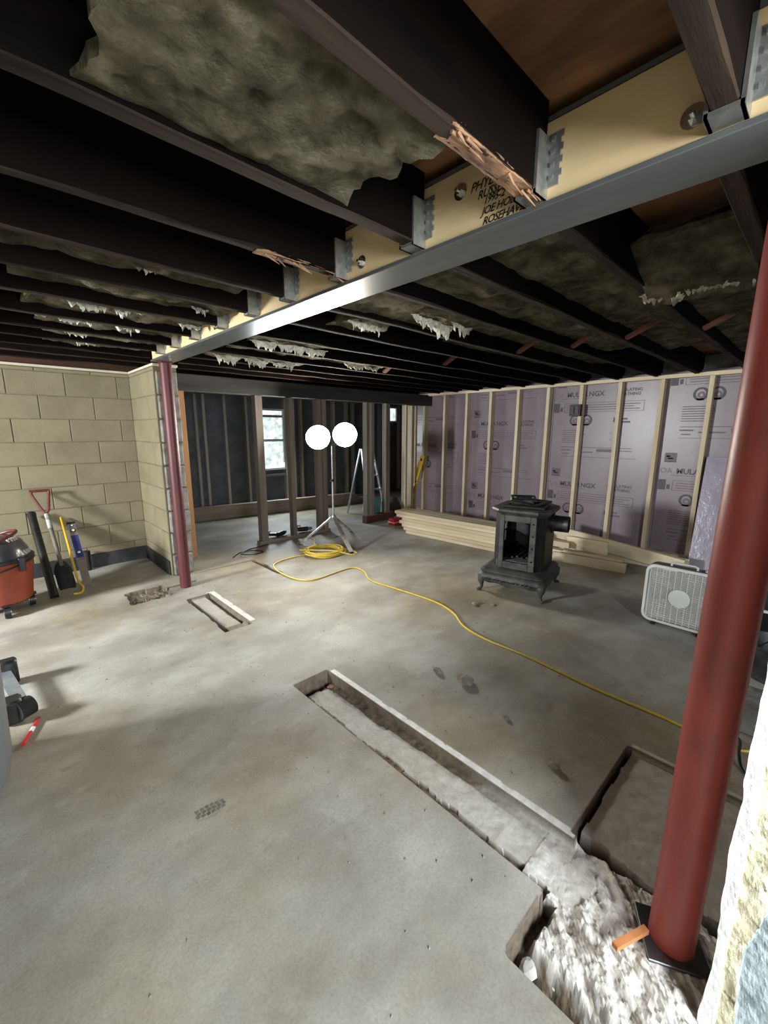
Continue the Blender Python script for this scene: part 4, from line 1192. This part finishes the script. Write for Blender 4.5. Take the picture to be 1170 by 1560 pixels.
# shovel
A, B = Vector((0.375, 4.20, 0.03)), Vector((0.325, 4.745, 0.80))
t = thing('shovel', 'shovel with a red D-shaped grip leaning on the block wall', 'shovel', tuple((A.x, A.y, 0)))
rel = lambda v: tuple(Vector(v) - Vector((A.x, A.y, 0)))
m = MB(); m.tube([rel(lerp(A, B, 0.22)), rel(lerp(A, B, 0.62))], 0.016, 12); m.build('shaft', wood_tool, t, smooth=True)
m = MB(); m.tube([rel(lerp(A, B, 0.60)), rel(lerp(A, B, 0.75))], 0.0185, 12); m.build('grip_sleeve', mat('pale_label', (0.5, 0.5, 0.48), (0.18, 0.18, 0.17), 25, 0.5), t, smooth=True)
j = rel(lerp(A, B, 0.755)); top = Vector(rel(B)); sx = Vector((0.062, 0, 0))
m = MB(); m.tube([rel(lerp(A, B, 0.72)), j, Vector(j) + Vector((0.0, 0.01, 0.03)) - sx * 0.35, top - sx * 0.95 - Vector((0, 0.01, 0.035)), top - sx], 0.010, 8)
m.tube([j, Vector(j) + Vector((0.0, 0.01, 0.03)) + sx * 0.35, top + sx * 0.95 - Vector((0, 0.01, 0.035)), top + sx], 0.010, 8)
m.tube([top - sx * 1.15, top + sx * 1.15], 0.012, 8); m.build('grip', mat('dull_red', (0.11, 0.02, 0.018), (0.15, 0.03, 0.026), 9, 0.5), t, smooth=True)
m = MB(); d = (B - A).normalized(); sd = Vector((1, 0, 0)); nn = sd.cross(d)
v = []
for s_, w_ in ((0.0, 0.052), (0.03, 0.060), (0.18, 0.060), (0.235, 0.04), (0.26, 0.016)):
    for q in (-1, -0.5, 0, 0.5, 1): v.append(Vector(rel(A)) + d * s_ + sd * (w_ * q) + nn * (0.018 * (1 - q * q) - 0.012))
f = [(i * 5 + k, i * 5 + k + 1, i * 5 + k + 6, i * 5 + k + 5) for i in range(4) for k in range(4)]
v2 = [p + nn * 0.004 for p in v]; m.add(v + v2, f + [tuple(25 + i for i in q[::-1]) for q in f]); m.build('blade', black_pl, t, smooth=True)
# black tube
m = MB(); A2, B2 = Vector((0.272, 4.12, 0.006)), Vector((0.245, 4.765, 0.60))
m.tube([A2, lerp(A2, B2, 0.93), B2], [0.030, 0.030, 0.034], 14)
tag(m.build('black_tube', black_pl, smooth=True), 'thick black tube leaning on the wall beside the shovel', 'tube')
# yellow pry bar
A3, B3 = Vector((0.448, 4.14, 0.012)), Vector((0.448, 4.79, 0.535))
m = MB(); m.tube(smooth_path([A3 + Vector((-0.055, -0.055, 0.0)), A3 + Vector((0.0, -0.050, -0.002)), A3 + Vector((0.02, 0.0, 0.03)), lerp(A3, B3, 0.15), lerp(A3, B3, 0.6), B3], 5), 0.0095, 8)
tag(m.build('pry_bar', yellow_p, smooth=True), 'thin yellow hooked bar leaning on the wall next to the level', 'pry bar')
# level
A4, B4 = Vector((0.510, 4.22, 0.013)), Vector((0.515, 4.775, 0.475))
t = thing('spirit_level', 'silver and blue spirit level leaning upright on the block wall', 'level', (A4.x, A4.y, 0))
rel4 = lambda v: tuple(Vector(v) - Vector((A4.x, A4.y, 0)))
m = MB(); m.beam(rel4(A4), rel4(lerp(A4, B4, 0.42)), 0.058, 0.024); m.build('rail', alu, t)
m = MB(); m.beam(rel4(lerp(A4, B4, 0.42)), rel4(lerp(A4, B4, 0.78)), 0.056, 0.023); m.build('grip_section', blue_p, t)
m = MB(); m.beam(rel4(lerp(A4, B4, 0.78)), rel4(lerp(A4, B4, 0.97)), 0.058, 0.024); m.build('upper_rail', alu, t)
m = MB(); m.beam(rel4(lerp(A4, B4, 0.97)), rel4(B4), 0.060, 0.026); m.build('end_cap', black_pl, t)
d = (B4 - A4).normalized(); sdv = Vector((1, 0, 0)); nv = sdv.cross(d).normalized()
if nv.y > 0: nv = -nv
for s_, r_ in ((0.50, 0.019), (0.86, 0.021), (0.94, 0.014)):
    c = Vector(rel4(lerp(A4, B4, s_))); m = MB()
    m.loft([[c + nv * dd + (sdv * math.cos(a) + d * math.sin(a)) * rr_ for a in [2 * PI * q / 18 for q in range(18)]] for dd, rr_ in ((0.010, r_), (0.0145, r_))]); vv = m.build('vial_window', black_pl, t)
    m = MB(); m.loft([[c + nv * dd + (sdv * math.cos(a) + d * math.sin(a)) * rr_ for a in [2 * PI * q / 18 for q in range(18)]] for dd, rr_ in ((0.0150, r_ * 0.62), (0.0165, r_ * 0.62))]); m.build('vial', white_pl, vv)
# pipe stub
m = MB(); m.lathe([(0.026, 0.0), (0.026, 0.15), (0.030, 0.152), (0.030, 0.19), (0.022, 0.192)], 16, (0.60, 4.755))
tag(m.build('pipe_stub', black_pl, smooth=True), 'short black pipe stub rising from the floor at the block wall', 'pipe')

# ------------------------------------------------------------------ objects at the left edge
t = thing('garbage_bin', 'tall grey plastic bin cut off by the left edge', 'bin', (-0.345, 2.06, 0))
m = MB(); m.lathe([(0.235, 0.0), (0.265, 0.02), (0.28, 0.10), (0.29, 0.45), (0.30, 0.76), (0.29, 0.76), (0.27, 0.45), (0.25, 0.05)], 40); m.build('tub', grey_pl, t, smooth=True)
m = MB(); m.lathe([(0.302, 0.74), (0.312, 0.745), (0.312, 0.77), (0.303, 0.775)], 40); m.build('rolled_rim', grey_pl, t, smooth=True)
t = thing('bar_clamp', 'bluish steel bar clamp with black jaws lying behind the grey bin', 'clamp', (-0.06, 2.55, 0))
m = MB(); m.beam((-0.01, 0.26, 0.085), (0.035, -0.08, 0.075), 0.055, 0.02); m.build('bar', steelblue, t)
m = MB(); m.cbox(-0.03, 0.045, -0.165, -0.075, 0.002, 0.115, 0.012); m.tube([(0.02, -0.16, 0.06), (0.075, -0.13, 0.06)], 0.045, 16); m.build('jaw', black_pl, t, smooth=True)
m = MB(); m.cbox(-0.04, 0.05, 0.24, 0.31, 0.002, 0.14, 0.012); m.build('jaw', black_pl, t, smooth=True)
t = thing('marker_pen', 'red pencil with white band lying on the floor beside the grey bin', 'pencil', (0.0, 2.28, 0.0))
P1, P2 = Vector((-0.035, -0.085, 0.009)), Vector((0.032, 0.078, 0.009)); 
m = MB(); m.tube([P1, P1 + (P2 - P1) * 0.45], 0.0085, 8); m.tube([P1 + (P2 - P1) * 0.62, P1 + (P2 - P1) * 0.95], 0.0085, 8); m.build('shaft', redp, t, smooth=True)
m = MB(); m.tube([P1 + (P2 - P1) * 0.45, P1 + (P2 - P1) * 0.62], 0.0087, 8); m.build('band', white_pl, t, smooth=True)
m = MB(); m.tube([P1 + (P2 - P1) * 0.95, P2 + (P2 - P1) * 0.06], [0.008, 0.002], 8); m.build('tip', black_pl, t, smooth=True)

# ------------------------------------------------------------------ clutter behind the foreground post, right edge
board_obj('brown_panel', 'brown wooden panel leaning at the right edge behind the post', (4.75, 0.42, 0.28), (4.75, -0.6, 0.28), 0.02, 0.55, None, 'panel', card)
t = thing('storage_tote', 'low black tote with a pale rim at the right edge', 'tote', (3.75, 0.0, 0))
m = MB(); m.loft([[(x * s, y * s, z) for x, y in ((-0.25, -0.3), (0.25, -0.3), (0.25, 0.26), (-0.25, 0.26))] for s, z in ((0.86, 0.002), (1.0, 0.20), (0.96, 0.20), (0.83, 0.02))]); m.build('tub', black_pl, t)
m = MB(); m.box(-0.262, 0.262, 0.252, 0.268, 0.19, 0.205); m.box(-0.262, 0.262, -0.308, -0.292, 0.19, 0.205); m.box(-0.262, -0.246, -0.292, 0.252, 0.19, 0.205); m.box(0.246, 0.262, -0.292, 0.252, 0.19, 0.205); m.build('rim', white_pl, t)
t = thing('metal_bucket', 'dark metal bucket standing right of the foreground post', 'bucket', (2.98, 0.03, 0))
m = MB(); m.lathe([(0.115, 0.0), (0.12, 0.005), (0.15, 0.19), (0.156, 0.195), (0.156, 0.203), (0.146, 0.203), (0.143, 0.19), (0.11, 0.012)], 28); m.build('pail', mat('dark_metal_pail', (0.05, 0.055, 0.058), (0.14, 0.15, 0.155), 8, 0.35, metal=0.6), t, smooth=True)
m = MB(); m.tube([(0.15 * math.cos(a), 0.15 * math.sin(a) * 0.4, 0.195 - 0.06 * math.sin(a)) for a in np.linspace(0, PI, 14)], 0.004, 6); m.build('bail', galv, t, smooth=True)
# crumpled tarp
xs = np.linspace(2.30, 2.78, 26); ys = np.linspace(-0.22, 0.20, 26); Xg, Yg = np.meshgrid(xs, ys, indexing='ij')
ed = np.minimum(np.minimum(Xg - 2.30, 2.78 - Xg), np.minimum(Yg + 0.22, 0.20 - Yg)) / 0.21
Zg = 0.008 + np.clip(ed, 0, 1) * 0.05 + np.abs(fbm(Xg * 9, Yg * 9, 8)) * 0.09 * np.clip(ed * 3, 0, 1)
m = MB(); I = np.arange(26 * 26).reshape(26, 26)
m.add(np.stack([Xg.ravel(), Yg.ravel(), Zg.ravel()], 1).tolist(), np.stack([I[:-1, :-1].ravel(), I[1:, :-1].ravel(), I[1:, 1:].ravel(), I[:-1, 1:].ravel()], 1).tolist())
tag(m.build('crumpled_tarp', grey_cloth, smooth=True), 'crumpled dirty grey tarp on the floor right of the foreground post', 'tarp')
m = MB(); m.tube(smooth_path([(2.27, 0.16, 0.006), (2.24, 0.09, 0.006), (2.10, 0.075, 0.021), (2.02, 0.05, 0.006), (1.96, -0.03, 0.006), (2.0, -0.15, 0.006)], 6), 0.006, 6)
tag(m.build('black_hose', black_pl, smooth=True), 'thin black hose looping on the floor at the right edge', 'hose')

# leaning shiny foam offcut
t_ = MB(); t_.cbox(-0.012, 0.013, -0.60, 0.0, 0.0, 1.10, 0.003)
o = t_.build('foam_offcut', mat('shiny_foam', (0.28, 0.25, 0.32), (0.36, 0.33, 0.40), 4, 0.14, bump=0.35, bscale=14, dist=0.01))
o.location = (4.93, 0.80, 0.003); o.rotation_euler = (0, math.radians(10.5), 0)
tag(o, 'shiny purple foam offcut leaning on the studs behind the fan', 'foam board')

# black box on a stud
t = thing('electrical_box', 'small black electrical box fixed to a stud on the purple wall', 'box', (5.155, 2.12, 1.50))
m = MB(); m.cbox(-0.03, 0.033, -0.065, 0.06, 0, 0.135, 0.004); m.build('case', black_pl, t)
for k in range(2):
    m = MB(); m.cbox(-0.040, -0.0305, -0.050 + k * 0.055, -0.005 + k * 0.055, 0.02, 0.115, 0.003); m.build('cover', black_pl, t)

# ------------------------------------------------------------------ things by the far partition
A5, B5 = Vector((5.10, 4.72, 0.295)), Vector((5.15, 4.50, 0.95))
A5 = Vector((4.35, 3.86, 0.0)); 
t = thing('yellow_level', 'long yellow spirit level leaning on the purple wall behind the lumber stack', 'level', (4.98, 4.60, 0))
pa, pb = Vector((0.0, 0.06, 0.005)), Vector((0.185, -0.10, 0.93))
m = MB(); m.beam(pa, pb, 0.026, 0.085, up=(0, -1, 0.2)); body = m.build('rail', yellow_p, t)
for s_ in (0.10, 0.55, 0.93):
    c = lerp(pa, pb, s_); m = MB(); dd = (pb - pa).normalized()
    m.loft([[c + Vector((-0.0145 - e, 0, 0)) + Vector((0.18 * math.sin(a) * rr_, math.cos(a) * rr_, 1.2 * math.sin(a) * rr_)) for a in [2 * PI * q / 14 for q in range(14)]] for e, rr_ in ((0, 0.02), (0.003, 0.02))]); m.build('vial_window', black_pl, body)
t = thing('red_toolbox', 'small red box on the floor at the left end of the lumber stack', 'toolbox', (4.16, 4.12, 0))
m = MB(); m.cbox(-0.09, 0.09, -0.06, 0.06, 0.001, 0.10, 0.01); m.build('case', redp, t)
m = MB(); m.cbox(-0.092, 0.092, -0.062, 0.062, 0.045, 0.056, 0.002); m.build('stripe', white_pl, t)
m = MB(); m.tube([(-0.04, 0, 0.10), (-0.04, 0, 0.13), (0.04, 0, 0.13), (0.04, 0, 0.10)], 0.007, 8); m.build('handle', black_pl, t, smooth=True)
m = MB(); m.cbox(4.10, 4.33, 4.62, 4.63, 0.002, 0.34, 0.002)
tag(m.build('turquoise_sheet', turq), 'turquoise sheet standing behind the far partition', 'sheet')
t = thing('step_ladder', 'grey folding step ladder standing behind the far partition', 'ladder', (4.35, 4.95, 0))
for s in (-1, 1):
    m = MB(); m.beam((s * 0.17, -0.25, 0.0), (s * 0.11, 0.0, 1.05), 0.03, 0.02, up=(1, 0, 0)); m.build('front_rail', alu, t)
    m = MB(); m.beam((s * 0.17, 0.30, 0.0), (s * 0.11, 0.03, 1.05), 0.025, 0.02, up=(1, 0, 0)); m.build('rear_rail', alu, t)
for k in range(4):
    q = 0.2 + k * 0.2; m = MB(); m.box(-0.16 + 0.06 * q, 0.16 - 0.06 * q, -0.28 + 0.25 * q, -0.20 + 0.25 * q, q * 1.05, q * 1.05 + 0.018); m.build('step', alu, t)
m = MB(); m.lathe([(0.02, 0.0), (0.13, 0.01), (0.15, 0.08), (0.13, 0.2), (0.06, 0.27), (0.02, 0.28)], 18, (4.70, 4.74))
for i, p in enumerate(m.v): m.v[i] = (p[0] + 0.02 * math.sin(p[2] * 30 + p[1] * 20), p[1], p[2])
tag(m.build('dark_sack', mat('dark_sack', (0.03, 0.032, 0.034), (0.07, 0.072, 0.075), 8, 0.7, bump=0.5), smooth=True), 'dark sack slumped on the floor behind the far partition', 'sack')

def drill(x, y, z, rz, lab):
    t = thing('cordless_drill', lab, 'drill', (x, y, z), rz, 'tools on the partition plate')
    m = MB(); m.tube([(-0.09, 0, 0.035), (0.04, 0, 0.035)], 0.030, 14); m.build('motor_housing', black_pl, t, smooth=True)
    m = MB(); m.tube([(0.04, 0, 0.035), (0.075, 0, 0.035), (0.10, 0, 0.035)], [0.024, 0.022, 0.012], 12); m.build('chuck', galv, t, smooth=True)
    m = MB(); m.beam((-0.04, 0.02, 0.03), (-0.06, 0.15, 0.025), 0.036, 0.035); m.build('grip', black_pl, t)
    m = MB(); m.cbox(-0.11, -0.01, 0.15, 0.20, 0.0, 0.06, 0.006); m.build('battery', mat('cream_battery', (0.45, 0.42, 0.35), (0.5, 0.47, 0.4), 9, 0.5), t)
drill(2.56, 4.52, 0.040, 0.5, 'black cordless drill lying on the partition plate left of the second stud')
drill(2.90, 4.53, 0.040, -0.3, 'black cordless tool lying on the partition plate right of the second stud')
m = MB(); m.tube(smooth_path([(1.78, 4.18, 0.005), (1.92, 4.30, 0.005), (2.05, 4.26, 0.012), (2.12, 4.16, 0.005), (1.98, 4.12, 0.012), (1.88, 4.20, 0.018), (2.05, 4.36, 0.005), (2.22, 4.38, 0.005), (2.30, 4.40, 0.005)], 6), 0.006, 6)
tag(m.build('black_cable', black_pl, smooth=True), 'loose black cable on the floor before the old partition studs', 'cable')

# ------------------------------------------------------------------ rubble on the floor
def chunk(x, y, s, seed, label, z=0.0, group='loose rubble on the floor', m_=None):
    r_ = random.Random(seed); bm = bmesh.new(); bmesh.ops.create_icosphere(bm, subdivisions=2, radius=1.0)
    k = [r_.uniform(0.7, 1.25) for _ in range(3)]
    for v_ in bm.verts:
        n_ = 1 + 0.35 * (r_.random() - 0.5)
        v_.co = Vector((v_.co.x * k[0], v_.co.y * k[1], v_.co.z * 0.55)) * s * n_
    zmin = min(v_.co.z for v_ in bm.verts)
    me = bpy.data.meshes.new('concrete_chunk'); bm.to_mesh(me); bm.free(); me.materials.append(m_ or chunk_m)
    o = bpy.data.objects.new('concrete_chunk', me); COL.objects.link(o); o.location = (x, y, z - zmin * 0.8)
    return tag(o, label, 'rubble', group)
chunk(1.69, 1.33, 0.026, 1, 'small dark concrete chunk between trench and cord, nearer the trench end')
chunk(1.72, 1.16, 0.034, 2, 'larger dark concrete chunk between the trench and the yellow cord')
chunk(1.50, 0.58, 0.022, 3, 'concrete crumb on the slab beside the middle of the long trench')
chunk(1.62, 0.86, 0.016, 4, 'tiny crumb on the slab between trench and cord')
chunk(2.62, 1.72, 0.022, 5, 'crumb of debris on the floor in front of the stove')
chunk(2.72, 1.62, 0.016, 6, 'tiny crumb of debris by the right front foot of the stove')
chunk(0.87, 0.355, 0.030, 7, 'white stone lying in the corner of the rubble pit', -0.085, m_=mat('white_stone', (0.36, 0.36, 0.34), (0.55, 0.55, 0.52), 20, 0.9, bump=0.3))
chunk(0.895, 0.285, 0.018, 8, 'cream stone lying in the soil gap of the rubble pit', -0.085, m_=mat('cream_stone', (0.5, 0.44, 0.3), (0.62, 0.56, 0.42), 20, 0.9, bump=0.3))
chunk(1.045, 1.71, 0.026, 9, 'broken stone in the far end of the long trench', -0.075)
chunk(1.225, 1.70, 0.024, 10, 'reddish brick fragment in the far end of the long trench', -0.07, m_=mat('brick_bit', (0.22, 0.10, 0.07), (0.32, 0.17, 0.12), 20, 0.9, bump=0.4))
chunk(1.19, 2.66, 0.028, 11, 'broken chunk at the near end of the short trench', -0.03)
chunk(0.95, 3.55, 0.022, 12, 'broken chunk in the hole left of the far post', -0.01)
rc = random.Random(99); m = MB()
for _ in range(260):
    x, y = rc.uniform(0.1, 2.9), rc.uniform(0.25, 3.6)
    if rc.random() < 0.5: x = rc.gauss(1.15, 0.22)
    if 0.99 < x < 1.30 and y < 3.45 or (x > 0.78 and y < 0.46) or (0.66 < x < 1.05 and 3.5 < y): continue
    q_ = rc.uniform(0.002, 0.0065); a_ = rc.uniform(0, PI); c_, s_ = math.cos(a_) * q_, math.sin(a_) * q_
    m.add([(x + c_, y + s_, 0.001), (x - s_, y + c_ * 0.7, 0.001), (x - c_, y - s_, 0.001), (x + s_ * 0.8, y - c_, 0.001), (x + q_ * 0.2, y, 0.003 + q_ * 0.9)], [(0, 1, 4), (1, 2, 4), (2, 3, 4), (3, 0, 4), (3, 2, 1, 0)])
tag(m.build('floor_grit', chunk_m), 'scattered grit and crumbs on the concrete floor', 'grit', kind='stuff')
boot_print(0.425, 1.335, -0.15, 0.55)

# ------------------------------------------------------------------ insulation batts between the joists
def batt(label, x0, x1, y0, y1, z, thick, seed, sag=0.03, rag=0.05, tilt=0.0, endz=0.0, res=0.02, fl=(), slope=0.0):
    nx = max(6, int((x1 - x0) / res)); ny = max(8, int((y1 - y0) / res))
    U, Vv = np.meshgrid(np.linspace(0, 1, nx), np.linspace(0, 1, ny), indexing='ij')
    X = x0 + (x1 - x0) * U; Y = y0 + (y1 - y0) * Vv
    edge = np.minimum(U, 1 - U)
    rg = fbm(Y * 16, Y * 0 + seed, seed + 7, 4) * rag * 2
    X = X + np.where(U < 0.5, -1, 1) * rg * np.clip(1 - edge * 6, 0, 1)
    lump = fbm(X * 7, Y * 7, seed, 5) * sag * 2 + fbm(X * 26, Y * 26, seed + 3, 3) * 0.022
    bulge = np.sin(Vv * PI) ** 0.5 * 0.6 + 0.4
    Zb = z + lump * bulge + tilt * (Vv - 0.5) + slope * U + endz * np.clip((0.25 - edge) / 0.25, 0, 1)
    Zt = Zb + thick * np.clip(edge * 8, 0.25, 1) * np.clip(np.minimum(Vv, 1 - Vv) * 8, 0.35, 1)
    Zt = np.minimum(Zt, J_TOP - 0.002); Zb = np.minimum(Zb, Zt - 0.004)
    I = np.arange(nx * ny).reshape(nx, ny); n = nx * ny
    v = np.concatenate([np.stack([X.ravel(), Y.ravel(), Zb.ravel()], 1), np.stack([X.ravel(), Y.ravel(), Zt.ravel()], 1)]).tolist()
    q = np.stack([I[:-1, :-1].ravel(), I[:-1, 1:].ravel(), I[1:, 1:].ravel(), I[1:, :-1].ravel()], 1)
    f = q.tolist() + (q[:, ::-1] + n).tolist()
    per = list(I[:, 0]) + list(I[-1, 1:]) + list(I[-2::-1, -1]) + list(I[0, -2:0:-1])
    for a, b in zip(per, per[1:] + per[:1]): f.append([int(a), int(b), int(b) + n, int(a) + n])
    m = MB(); m.add(v, f)
    o = m.build('insulation_batt', insul, smooth=True)
    tag(o, label, 'insulation', 'old insulation batts between the joists')
    # pale torn tufts hanging from the lower edges: (x, y, z, size)
    r_ = random.Random(seed)
    for (fx, fy, fz, fs, *ax_) in fl:
        n, k = 30, 6
        U, T = np.meshgrid(np.linspace(-1, 1, n), np.linspace(0, 1, k), indexing='ij')
        sd = r_.randint(1, 900)
        spike = np.clip(vnoise(U[:, :1] * 9, U[:, :1] * 0 + sd, sd) ** 3, 0, 1)
        ln = (0.010 + 0.038 * spike + 0.030 * vnoise(U[:, :1] * 30, U[:, :1] * 0, sd + 1)) * np.clip((1 - np.abs(U[:, :1])) * 3, 0.1, 1) * (fs / 0.06)
        X = fx + U * fs * 1.5 + fbm(U * 5, T * 4, sd + 3) * 0.02
        Y = fy + fbm(U * 4, T * 3, sd + 5) * 0.05
        Z = fz + 0.015 - T * ln + fbm(U * 6, T * 2, sd + 9) * 0.012
        if ax_: X, Y = fx + (Y - fy), fy + (X - fx)
        I = np.arange(n * k).reshape(n, k); q = np.stack([I[:-1, :-1].ravel(), I[1:, :-1].ravel(), I[1:, 1:].ravel(), I[:-1, 1:].ravel()], 1)
        va = np.stack([X.ravel(), Y.ravel(), Z.ravel()], 1); vb = va + np.array([0, 0.003, 0.0015])
        m = MB(); m.add(np.concatenate([va, vb]).tolist(), q.tolist() + (q[:, ::-1] + n * k).tolist())
        m.build('torn_scrap', fluff, o)
    return o

LJ, RJ = LEFT_Y, RIGHT_Y
hwj = 0.024
def bay(ys, k): return ys[k] + hwj, ys[k + 1] - hwj
a, b = bay(LJ, 1); batt('large sagging grey-brown insulation batt overhead nearest the camera', 0.20, 0.74, a, b, 1.905, 0.10, 3, sag=0.045, rag=0.035, tilt=-0.01, endz=-0.012)
spec_l = [(4, 'brown batt in the fourth joist bay from the foreground, left of the beam', 0.10, 0.95, 1.945, [(0.55, 1.90, 1.93, 0.03)]),
          (5, 'thin pale batt overhead left of the beam, before the torn hanging scraps', 0.15, 1.02, 1.935, [(0.9, 2.3, 1.92, 0.03)]),
          (6, 'torn batt with pale scraps hanging left of the beam', 0.25, 1.0, 1.925, [(0.45, 2.47, 1.90, 0.06), (0.60, 2.45, 1.90, 0.05), (0.95, 2.6, 1.90, 0.04)]),
          (7, 'ragged grey batt left of the beam near the block wall', 0.3, 1.0, 1.925, [(0.45, 2.82, 1.90, 0.06), (0.7, 2.85, 1.90, 0.05)]),
          (8, 'ragged batt left of the beam, second bay from the block wall', 0.35, 1.03, 1.925, [(0.5, 3.2, 1.90, 0.05)]),
          (9, 'small batt left of the beam above the maroon post', 0.4, 1.03, 1.92, [(0.6, 3.5, 1.9, 0.05)])]
for k, lab, xa, xb, z, fl in spec_l:
    a, b = bay(LJ, k); batt(lab, xa, xb, a, b, z, 0.09, 20 + k, sag=0.05, rag=0.06, fl=fl)
a, b = bay(RJ, 0)
batt('olive batt drooping with a pale torn edge right of the beam in the foreground', 1.74, 2.07, a - 0.012, b + 0.01, 1.962, 0.07, 41, sag=0.022, rag=0.03, slope=-0.125,
     fl=[(2.03, 0.53, 1.857, 0.06, 'y'), (2.02, 0.41, 1.857, 0.06, 'y'), (2.03, 0.31, 1.860, 0.055, 'y')])
batt('dull batt beyond the drooping one in the nearest bay right of the beam', 2.35, 4.6, a, b, 1.955, 0.08, 42, sag=0.03, res=0.04)
spec_r = [(1, 'long flat batt in the second bay right of the beam', 1.30, 3.9, 1.955, []),
          (2, 'long batt in the third bay right of the beam', 1.28, 3.7, 1.945, []),
          (3, 'batt with a large torn flap in the fourth bay right of the beam', 1.30, 2.05, 1.905, [(1.75, 1.52, 1.885, 0.08), (1.9, 1.55, 1.885, 0.08), (2.0, 1.48, 1.885, 0.06)]),
          (4, 'small torn batt remnant in the fifth bay right of the beam', 1.52, 1.80, 1.915, [(1.66, 1.85, 1.89, 0.06), (1.58, 1.85, 1.89, 0.05)]),
          (6, 'frayed batt remnant in the seventh bay right of the beam', 1.35, 2.0, 1.925, [(1.45, 2.66, 1.89, 0.07), (1.65, 2.66, 1.89, 0.08), (1.85, 2.66, 1.89, 0.07)]),
          (7, 'frayed batt remnant in the eighth bay right of the beam', 1.40, 2.9, 1.925, [(2.5, 3.0, 1.89, 0.08), (2.7, 3.0, 1.89, 0.06)]),
          (8, 'frayed batt near the far header right of the maroon post', 1.35, 2.2, 1.92, [(1.5, 3.35, 1.89, 0.08), (1.75, 3.35, 1.89, 0.08), (2.0, 3.35, 1.89, 0.08)])]
for k, lab, xa, xb, z, fl in spec_r:
    a, b = bay(RJ, k); batt(lab, xa, xb, a, b, z, 0.08, 60 + k, sag=0.045, rag=0.06, res=0.03, fl=fl)
a, b = bay(RJ, 3); batt('batt in the fourth bay right of the beam close to the purple wall', 2.3, 4.4, a, b, 1.965, 0.07, 90, sag=0.03, res=0.04)
a, b = bay(RJ, 4); batt('batt in the fifth bay right of the beam close to the purple wall', 2.5, 4.4, a, b, 1.965, 0.07, 91, sag=0.03, res=0.04)
